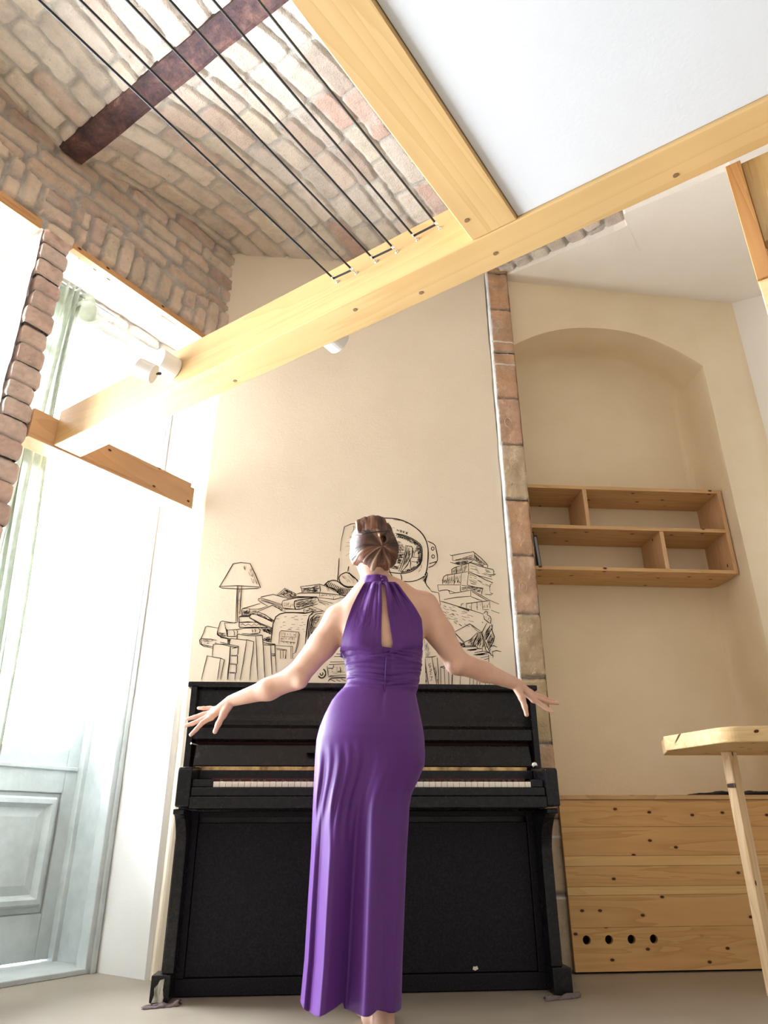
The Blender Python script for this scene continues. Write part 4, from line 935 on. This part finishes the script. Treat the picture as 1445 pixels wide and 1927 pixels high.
# section table of the figure: photo row, left, right edge, depth behind, depth in front
SEC = np.array([(1150,655,785,.070,.075),(1185,646,795,.090,.10),(1212,642.5,795.5,.098,.115),(1220,640,794.5,.100,.115),(1235,645,794,.098,.11),(1251,649.5,793,.094,.105),(1270,652,790,.089,.098),
 (1283,652.6,788.5,.087,.095),(1292,649,785.5,.088,.095),(1307,634,782,.094,.098),(1320,624,784.5,.102,.10),(1345,611,789.6,.120,.10),(1370,601,794.5,.134,.10),(1391,595.5,797.4,.138,.10),(1420,593,799,.132,.10),(1440,592,798,.124,.10),
 (1462,591,789,.118,.10),(1480,590.2,781,.114,.10),(1495,589.5,774,.112,.10),(1517,588.5,770,.110,.10),(1555,587,768,.110,.10),(1600,585.5,765,.112,.105),(1700,579,761,.118,.11),(1800,573,757,.125,.12),(1894,564,754.5,.13,.13),(1915,562,754,.13,.13)])
zz = np.array([B(700, r[0])[2] for r in SEC]); xl = np.array([B(r[1], r[0])[0] for r in SEC]); xr = np.array([B(r[2], r[0])[0] for r in SEC])
def sect(z):
    o = np.argsort(zz); return np.interp(z, zz[o], xl[o]), np.interp(z, zz[o], xr[o]), np.interp(z, zz[o], SEC[o, 3]), np.interp(z, zz[o], SEC[o, 4])
zof = lambda py: float(B(700, py)[2])
VS = .0026
F = Field((-.62, 2.27, -.004), (.90, 2.80, 1.62), VS)
# torso
sl, (X, Y, Z) = F.sub((-.02, 2.33, zof(1425)), (.42, 2.66, zof(1120)), 0)
a, b, hb, hf = sect(Z.ravel()); sh = Z.shape; a, b, hb, hf = [v.reshape(sh) for v in (a, b, hb, hf)]
cx, hx = (a+b)/2, (b-a)/2-.006; dep = np.where(Y < YB, hb-.013, hf-.014)
q = (np.abs((X-cx)/hx)**2.3+np.abs((Y-YB)/dep)**2.3)**(1/2.3); top = Z-zof(1165)
F.put(sl, np.maximum((q-1)*.075, top*.8), 0); F.chain([B(712, 1112, 2.505), B(716, 1150, 2.50), B(722, 1200, 2.505)], [.052, .082, .080], .05)
nk = B(709, 1104); hd = B(702, 1034, 2.475)
F.cone(nk+(0, .01, -.03), (hd[0]-.002, 2.490, hd[2]-.035), .056, .047, .02)
lsh, rsh = B(637, 1166), B(797, 1141)
F.cone(B(705, 1118), lsh+(0, .005, .0), .052, .049, .03); F.cone(B(715, 1112), rsh+(0, .005, -.002), .054, .050, .03)
F.cone(B(668, 1160, 2.47), B(672, 1200, 2.475), .048, .040, .04); F.cone(B(768, 1150, 2.47), B(763, 1196, 2.475), .050, .042, .04)   # shoulder blades
F.cone(B(690, 1128), B(668, 1182), .055, .050, .04); F.cone(B(740, 1122), B(769, 1176), .055, .052, .04)
# spine hollow
F.cone(B(727, 1130, 2.375), B(724, 1240, 2.375), .022, .022, 0, 's') if False else None
# head with face turned to the piano
F.ell(hd, (.076, .093, .105), .02); F.cone(hd+(0, .055, -.055), hd+(0, .070, -.085), .040, .026, .03)
F.cone(hd+(0, .088, .005), hd+(0, .108, -.022), .009, .012, .012); F.ell(hd+(0, .088, -.055), (.022, .014, .009), .008)
for sx in (-1, 1):
    F.ell(hd+(sx*.030, .098, .012), (.016, .010, .010), .004, 's'); F.ell(hd+(sx*.077, .004, -.018), (.010, .019, .030), .006)
# arms
lel = B(557, 1274, 2.53); lwr = B(441, 1317, 2.60)
F.chain([lsh, B(606, 1214, 2.505), lel], [.051, .0475, .040], .02)
F.chain([lel, B(505, 1297, 2.555), lwr], [.0405, .0360, .0215], .02); F.ell(B(566, 1283, 2.50), (.022, .022, .022), .02)
rel = B(860, 1247, 2.535); rwr = B(968, 1286, 2.62)
F.chain([rsh, B(828, 1192, 2.51), rel], [.052, .0475, .040], .02)
F.chain([rel, B(910, 1264, 2.57), rwr], [.0405, .0350, .0230], .02); F.ell(B(856, 1257, 2.505), (.022, .022, .022), .02)
# hands: wrist, palm bones, fingers (three phalanges), thumb from the side of the palm
def hand(wr, kn, fing, thumb, rk, palmr=.0105):
    for i, (k_, f_) in enumerate(zip(kn, fing)):
        F.cone(wr, k_, .0145, palmr, .010)
        F.chain([k_]+f_, rk[i], .003)
    for p, q_ in zip(kn[:-1], kn[1:]): F.cone(p, q_, palmr*.95, palmr*.95, .008)
    F.chain(thumb, [.0150, .0125, .0095, .0080], .007)
Yh = 2.62
P_ = lambda L, Y0=Yh, dy=0.: [B(x, y, Y0+dy*i) for i, (x, y) in enumerate(L)]
r1 = [.0100, .0086, .0078, .0066]; r2 = [.0094, .0078, .0070, .0058]
hand(B(433, 1320, 2.605), [B(408, 1335, 2.635), B(402, 1340, 2.63), B(397, 1345, 2.62), B(397, 1350, 2.61)],
     [P_([(395, 1332.5), (383, 1333), (373.5, 1332.5)], 2.645, .005), P_([(383, 1344), (367, 1349.5), (353, 1353)], 2.64, .004), P_([(378, 1355), (362, 1362), (349.5, 1365.5)], 2.625, .004), P_([(381, 1360), (369, 1373), (359, 1383)], 2.605, -.002)],
     [B(429, 1330, 2.60), B(420, 1345, 2.592), B(411, 1362, 2.588), B(404.5, 1377, 2.586)], [r2, r1, r1, r1])
hand(B(974, 1288, 2.625), [B(998, 1303, 2.65), B(1000, 1308, 2.645), B(1002, 1312, 2.638), B(1004, 1317, 2.63)],
     [P_([(1008, 1307), (1017, 1309.5), (1024, 1310.5)], 2.655, .004), P_([(1014, 1312), (1030, 1316.5), (1043, 1319)], 2.660, .005), P_([(1019, 1317), (1036, 1322), (1050, 1323.5)], 2.645, .004), P_([(1017, 1325), (1029, 1333.5), (1039, 1339.5)], 2.625, -.002)],
     [B(974, 1298, 2.615), B(982, 1313, 2.605), B(987.5, 1330, 2.600), B(991, 1345, 2.598)], [r2, r1, r1, r1])
# legs and feet
for (hx_, hz, kx, ax, ay) in ((.195, .80, .183, .196, 2.50), (.118, .80, .128, .172, 2.66)):
    F.chain([(hx_, 2.50, hz), (kx, 2.53, .46), (ax-.012, ay+.02, .28), (ax, ay, .085)], [.066, .046, .040, .031], .02)
    F.cone((ax, ay, .085), (ax, ay-.012, .034), .033, .029, .015)
    F.cone((ax, ay-.010, .033), (ax, ay+.13, .026), .028, .024, .02); F.cone((ax-.014, ay+.13, .024), (ax+.018, ay+.125, .024), .022, .020, .02)
    for k in range(5): F.cone((ax-.028+.014*k, ay+.14, .014), (ax-.030+.015*k, ay+.185-.008*k, .012), .012, .010-.0008*k, .003)
np_, nq = F.mesh()
mb = MB(); mb.v = np_.tolist(); mb.f = [tuple(f) for f in nq.tolist()]; mb.norm = False
body = mesh('person', mb, M_skin, origin=(.18, 2.5, 0), smooth=True, label='woman seen from behind in a long purple halter dress, arms spread out low', cat='person')
md = body.modifiers.new('soften', 'SMOOTH'); md.factor = .5; md.iterations = 3
for sx in (-1, 1): mesh('eye', MB().ball(hd+(sx*.030, .086, .012), .0115, 10), M_ivory, body, smooth=True)

# hair
tw = B(719, 1030, 2.38)
H = Field(hd-(.16, .17, .16), hd+(.16, .14, .16), .002)
hc = B(702, 1028, 2.468)
H.ell(hc, (.086, .100, .098), .0); H.ell(hd+(0, .112, -.035), (.066, .055, .085), 0, 's')
H.cone(B(682, 1038, 2.44), B(668, 1052, 2.46), .044, .018, .02); H.cone(B(734, 1030, 2.44), B(733, 1054, 2.455), .034, .026, .02)
H.cone(B(700, 1050, 2.42), B(702, 1066, 2.445), .036, .016, .02); H.cone(B(690, 1030, 2.41), B(712, 1032, 2.40), .042, .030, .02); H.cone(B(722, 1055, 2.42), B(726, 1068, 2.445), .026, .010, .015)
H.cone(B(689, 989, 2.42), B(710, 987, 2.415), .033, .034, .006); H.cone(B(675, 984, 2.41), B(677, 1000, 2.40), .012, .010, .004)
H.cone(B(716, 994, 2.43), B(724, 996, 2.44), .022, .026, .008)
for i in range(9):
    a0, a1 = -2.2+i*.52, -2.2+(i+1)*.52; c = B(722.5, 1014, 2.370)
    H.cone(c+(.016*math.cos(a0), -.004*math.sin(a0*.5), .021*math.sin(a0)), c+(.016*math.cos(a1), -.004*math.sin(a1*.5), .021*math.sin(a1)), .008, .008, .004)
H.cone(B(721, 1014, 2.352), B(719, 1022, 2.352), .006, .004, 0, 's')
H.cone(B(719, 1031, 2.345), B(716, 1036, 2.345), .005, .004, .0, 's')
p, qd = H.mesh(); rx, rz_ = p[:, 0]-tw[0], p[:, 2]-tw[2]; th = np.arctan2(rz_, rx); rr_ = np.hypot(rx, rz_)
roll = sstep(B(700, 1003, 2.4)[2], B(700, 999, 2.4)[2], p[:, 2])
th2 = th+rr_*3*np.sin(th+1); st = .6*noise(th2*3.6+3, rr_*10, 2.)+.22*noise(th2*16, rr_*20, 5.)+.18*noise(th2*60, rr_*22, 9.)
st2 = .5*noise(p[:, 0]*60, p[:, 2]*14, 3.)+.3*noise(p[:, 0]*200, p[:, 2]*25, 6.)+.2*noise(p[:, 0]*30+p[:, 2]*80, 1.)
st = st*(1-roll)+st2*.85*roll; st = st+.26*np.exp(-((th+1.85)/.40)**2)*sstep(.03, .06, rr_)*(.4+.6*noise(th*45, 1.))-.22*sstep(.02, .07, rx)*sstep(-.06, .02, rz_)
cen = np.array([hc[0], 2.47, hc[2]]); nn = p-cen; nn /= np.linalg.norm(nn, axis=1)[:, None]
p = p+nn*((st-.45)*.011*(.25+.75*sstep(.0, .045, rr_)))[:, None]
mb = MB(); mb.v = p.tolist(); mb.f = [tuple(f) for f in qd.tolist()]; mb.norm = False
hair = mesh('hair', mb, M_hair, body, smooth=True, attrs={'strand': np.clip((st-.5)*1.35+.47, 0, 1)})
hp = [B(674, 1007.5, 2.365), B(690, 1003, 2.352), B(706, 1001, 2.350), B(722, 999.5, 2.362), B(735, 998, 2.385)]
mesh('hair_pin', MB().tube(hp, .0022, 8), M_pin, body, smooth=True)
wl = MB(); rg = random.Random(9)
for k in range(46):
    a = rg.uniform(0, math.pi*2); s0 = hc+np.array([.083*math.cos(a), rg.uniform(-.05, .01), .096*math.sin(a)])
    if a > math.pi and abs(math.cos(a)) < .5: continue
    d_ = np.array([math.cos(a)*.6+rg.uniform(-.5, .5), 0, math.sin(a)*.6+rg.uniform(-.6, .4)])*rg.uniform(.010, .026)
    wl.tube([s0, s0+d_*.5+(0, 0, .003), s0+d_], [.0006, .0005, .0003], 4)
wo = mesh('loose_hair', wl, M_hair, body); wo['kind'] = 'stuff'

# dress
NA = 220
def foldprof(f):
    xs = [0, .04, .09, .19, .24, .37, .435, .45, .59, .63, .70, .76, .82, .90, 1]; ys = [0, .45, -.1, 1.0, .8, -.2, -.75, -.75, .95, 1.0, .65, .25, .05, .25, 0]
    return np.interp(f, xs, ys)
def lower_dress():
    rows = []; pys = np.concatenate([np.linspace(0, 1, 16)[:-1]*0+1212, np.linspace(1251, 1320, 46), np.linspace(1322, 1440, 40), np.linspace(1446, 1908, 90)])
    th = np.linspace(0, 2*math.pi, NA, endpoint=False); f = .5+.5*np.cos(th); back = np.sin(th) < 0
    rim = np.where(back, 1232-30*np.abs((f-.57)/.57)**1.3, 1203.); rim = np.maximum(rim, 1202)
    hemw = np.interp(f, [0, .09, .17, .35, .43, .445, .63, .70, .83, 1], [1892, 1902, 1903, 1892, 1885, 1899, 1900, 1894, 1905, 1907])
    for i, py in enumerate(pys):
        if i < 15: P = rim+(1250-rim)*(i/15)
        else: P = np.full(NA, py)
        if py > 1850: P = P+(hemw-1921)*((py-1850)/58)
        z = np.interp(P, SEC[:, 0], zz); a, b, hb, hf = sect(z); cx, hx = (a+b)/2, (b-a)/2
        c, s = np.cos(th), np.sin(th); e = 2/2.3
        x = cx+hx*np.sign(c)*np.abs(c)**e; dep = np.where(s < 0, hb, hf); y = YB+dep*np.sign(s)*np.abs(s)**e
        fx = (x-a)/(b-a+1e-9)
        A_ = np.interp(P, [1410, 1480, 1600, 1750, 1908], [0, .014, .034, .048, .058]); A2 = np.interp(P, [1400, 1440, 1520, 1600], [0, .0035, .006, .0])
        y = y-np.where(s < 0, A_*foldprof(fx)*np.clip(np.abs(s)*3, 0, 1), 0)+np.where(s > 0, A_*.5*np.sin(th*7)*np.abs(s), 0)
        y = y-np.where(s < 0, A2*np.sin(fx*75+2*np.sin(P/40.))*np.clip(1.2-fx*1.6, 0, 1), 0)
        # gathers over the waist
        W_ = sstep(1214, 1224, P)*(1-sstep(1296, 1306, P)); cen_ = np.abs(fx-.55)
        g = 1.2*noise(P*.36+9*cen_*np.sin(P*.06), fx*1.7, 4.)+.7*noise(P*.62+8*cen_, fx*2.6, 8.)-.95
        y = y-W_*np.where(s < 0, .0105*g, 0); x = x+W_*.003*g*np.sign(c)*(np.abs(c) > .7)
        # centre-back seam pucker and hip fold line
        y = y+np.where(s < 0, .004*np.exp(-((fx-.565)/.018)**2)*(1-sstep(1310, 1380, P))*sstep(1225, 1240, P), 0)
        rows.append(np.stack([x, y, z], 1))
    m = MB(); m.grid([[tuple(q) for q in r.tolist()] for r in rows], True); m.norm = False; return m
dress = mesh('dress', lower_dress(), M_dress, body, smooth=True, solid=-.0018)
def march(px, py, off, side=-1):
    """rest a point of cloth on the body surface, seen from the back (side -1) or the front"""
    ys = np.arange(2.31, 2.55, .002) if side < 0 else np.arange(2.68, 2.45, -.002)
    base = np.array([at(a, b, 2.42) for a, b in zip(px.ravel(), py.ravel())]).reshape(px.shape+(3,))
    pts = base[..., None, :].repeat(len(ys), -2).copy(); pts[..., 1] = ys; v = F.sample(pts) < off[..., None]
    hit = v.any(-1); k = v.argmax(-1); y = np.where(hit, ys[k], 2.50); base[..., 1] = y; return base
def smooth2(a, n):
    for _ in range(n):
        p = np.pad(a, 1, mode='edge'); a = (p[:-2, 1:-1]+p[2:, 1:-1]+p[1:-1, :-2]+p[1:-1, 2:]+2*a)/6
    return a
def panel(Lc, Rc, side, seed, name, bottom):
    T, C = np.meshgrid(np.linspace(0, 1, 90), np.linspace(0, 1, 70), indexing='ij'); t = np.linspace(0, 1, 90)
    L = np.array(Lc, float); Rr = np.array(Rc, float)
    def cur(K):
        u = K[:, 2]; return np.interp(t, u, K[:, 0]), np.interp(t, u, K[:, 1])
    lx, ly = cur(L); rx_, ry = cur(Rr)
    def sm(v):
        for _ in range(6): v = np.concatenate([[v[0]], (v[:-2]+2*v[1:-1]+v[2:])/4, [v[-1]]])
        return v
    lx, ly, rx_, ry = sm(lx), sm(ly), sm(rx_), sm(ry)
    X = lx[:, None]+(rx_-lx)[:, None]*C; Yp = ly[:, None]+(ry-ly)[:, None]*C
    Yp = Yp+bottom*np.sin(C*math.pi)*T**3*0
    puff = .007+.010*sstep(.55, .93, T)*(1-sstep(.95, 1., T))*np.sin(np.clip(C*math.pi, .4, 2.7))
    P = march(X, Yp, puff, side); P[..., 1] = smooth2(P[..., 1], 6)
    fold = (.6*noise(C*5+.8*T, T*.9, seed)+.25*noise(C*12, T*1.2, seed+4)*(1-T)+.15*noise(C*26, T*2, seed+2)*(1-T)-.45)*(.030*(1-sstep(.0, .85, T))+.008)*sstep(0., .06, T)
    P[..., 1] += fold*side*-1*(-1 if side < 0 else 1)*(1)
    m = MB(); m.grid([[tuple(q) for q in r] for r in P.tolist()]); m.norm = False
    return mesh(name, m, M_dress, body, smooth=True, solid=.0016 if side < 0 else -.0016)
panel([(688, 1093, 0), (683, 1100, .05), (671, 1122, .22), (662, 1142, .38), (652.6, 1167, .58), (645, 1195, .8), (640.5, 1219, 1)],
      [(718, 1094, 0), (717, 1100, .05), (717, 1150, .42), (716.5, 1190, .72), (716.5, 1214, .86), (720, 1226, .94), (727, 1234, 1)], -1, 3., 'bodice_left', 0)
panel([(721, 1094, 0), (722.7, 1102, .06), (728, 1150, .4), (735, 1195, .72), (738, 1214, .85), (735, 1225, .93), (728, 1234, 1)],
      [(744, 1094, 0), (750, 1100, .05), (770, 1130, .28), (785, 1150, .43), (794, 1163, .53), (796.5, 1189, .76), (795.5, 1219, 1)], -1, 9., 'bodice_right', 0)
panel([(688, 1098, 0), (671, 1122, .25), (655, 1160, .5), (645, 1195, .8), (640.5, 1222, 1)], [(744, 1098, 0), (768, 1130, .25), (790, 1160, .5), (796, 1189, .76), (795.5, 1222, 1)], 1, 5., 'bodice_front', 0)
def collar():
    rows = []; th = np.linspace(0, 2*math.pi, 72, endpoint=False)
    ct, cb = B(706.5, 1084, 2.49), B(712.5, 1101, 2.49)
    for k in range(9):
        t = k/8; c = ct*(1-t)+cb*t; hx, hy = .053+.018*t**1.2, .057+.012*t; b_ = .0025*math.sin(t*math.pi)
        rows.append([(c[0]+(hx+b_)*math.cos(a), c[1]+.002+(hy+b_)*math.sin(a)+.0015*math.sin(a*9+t*4), c[2]+.006*math.sin(a)*(1-t)+.010*(-math.sin(a))*(1-t)-.016-.012*t*abs(math.cos(a))) for a in th])
    m = MB(); m.grid(rows, True); m.norm = False; return mesh('collar', m, M_dress, body, smooth=True, solid=-.002)
col = collar()
for (x, y) in ((718.5, 1084.5), (720.5, 1091), (722.5, 1097)): mesh('button', MB().ball(at(x, y, 2.421), .0048, 8), M_dress, dress, smooth=True)
zp = []
for py in np.linspace(1236, 1302, 12): zp.append(at(727-3.5*(py-1236)/66, py, YB-sect(zof(py))[2]-.0025))
mesh('zip_fastener', MB().tube(zp, .0016, 6), M_dress, dress, smooth=True)
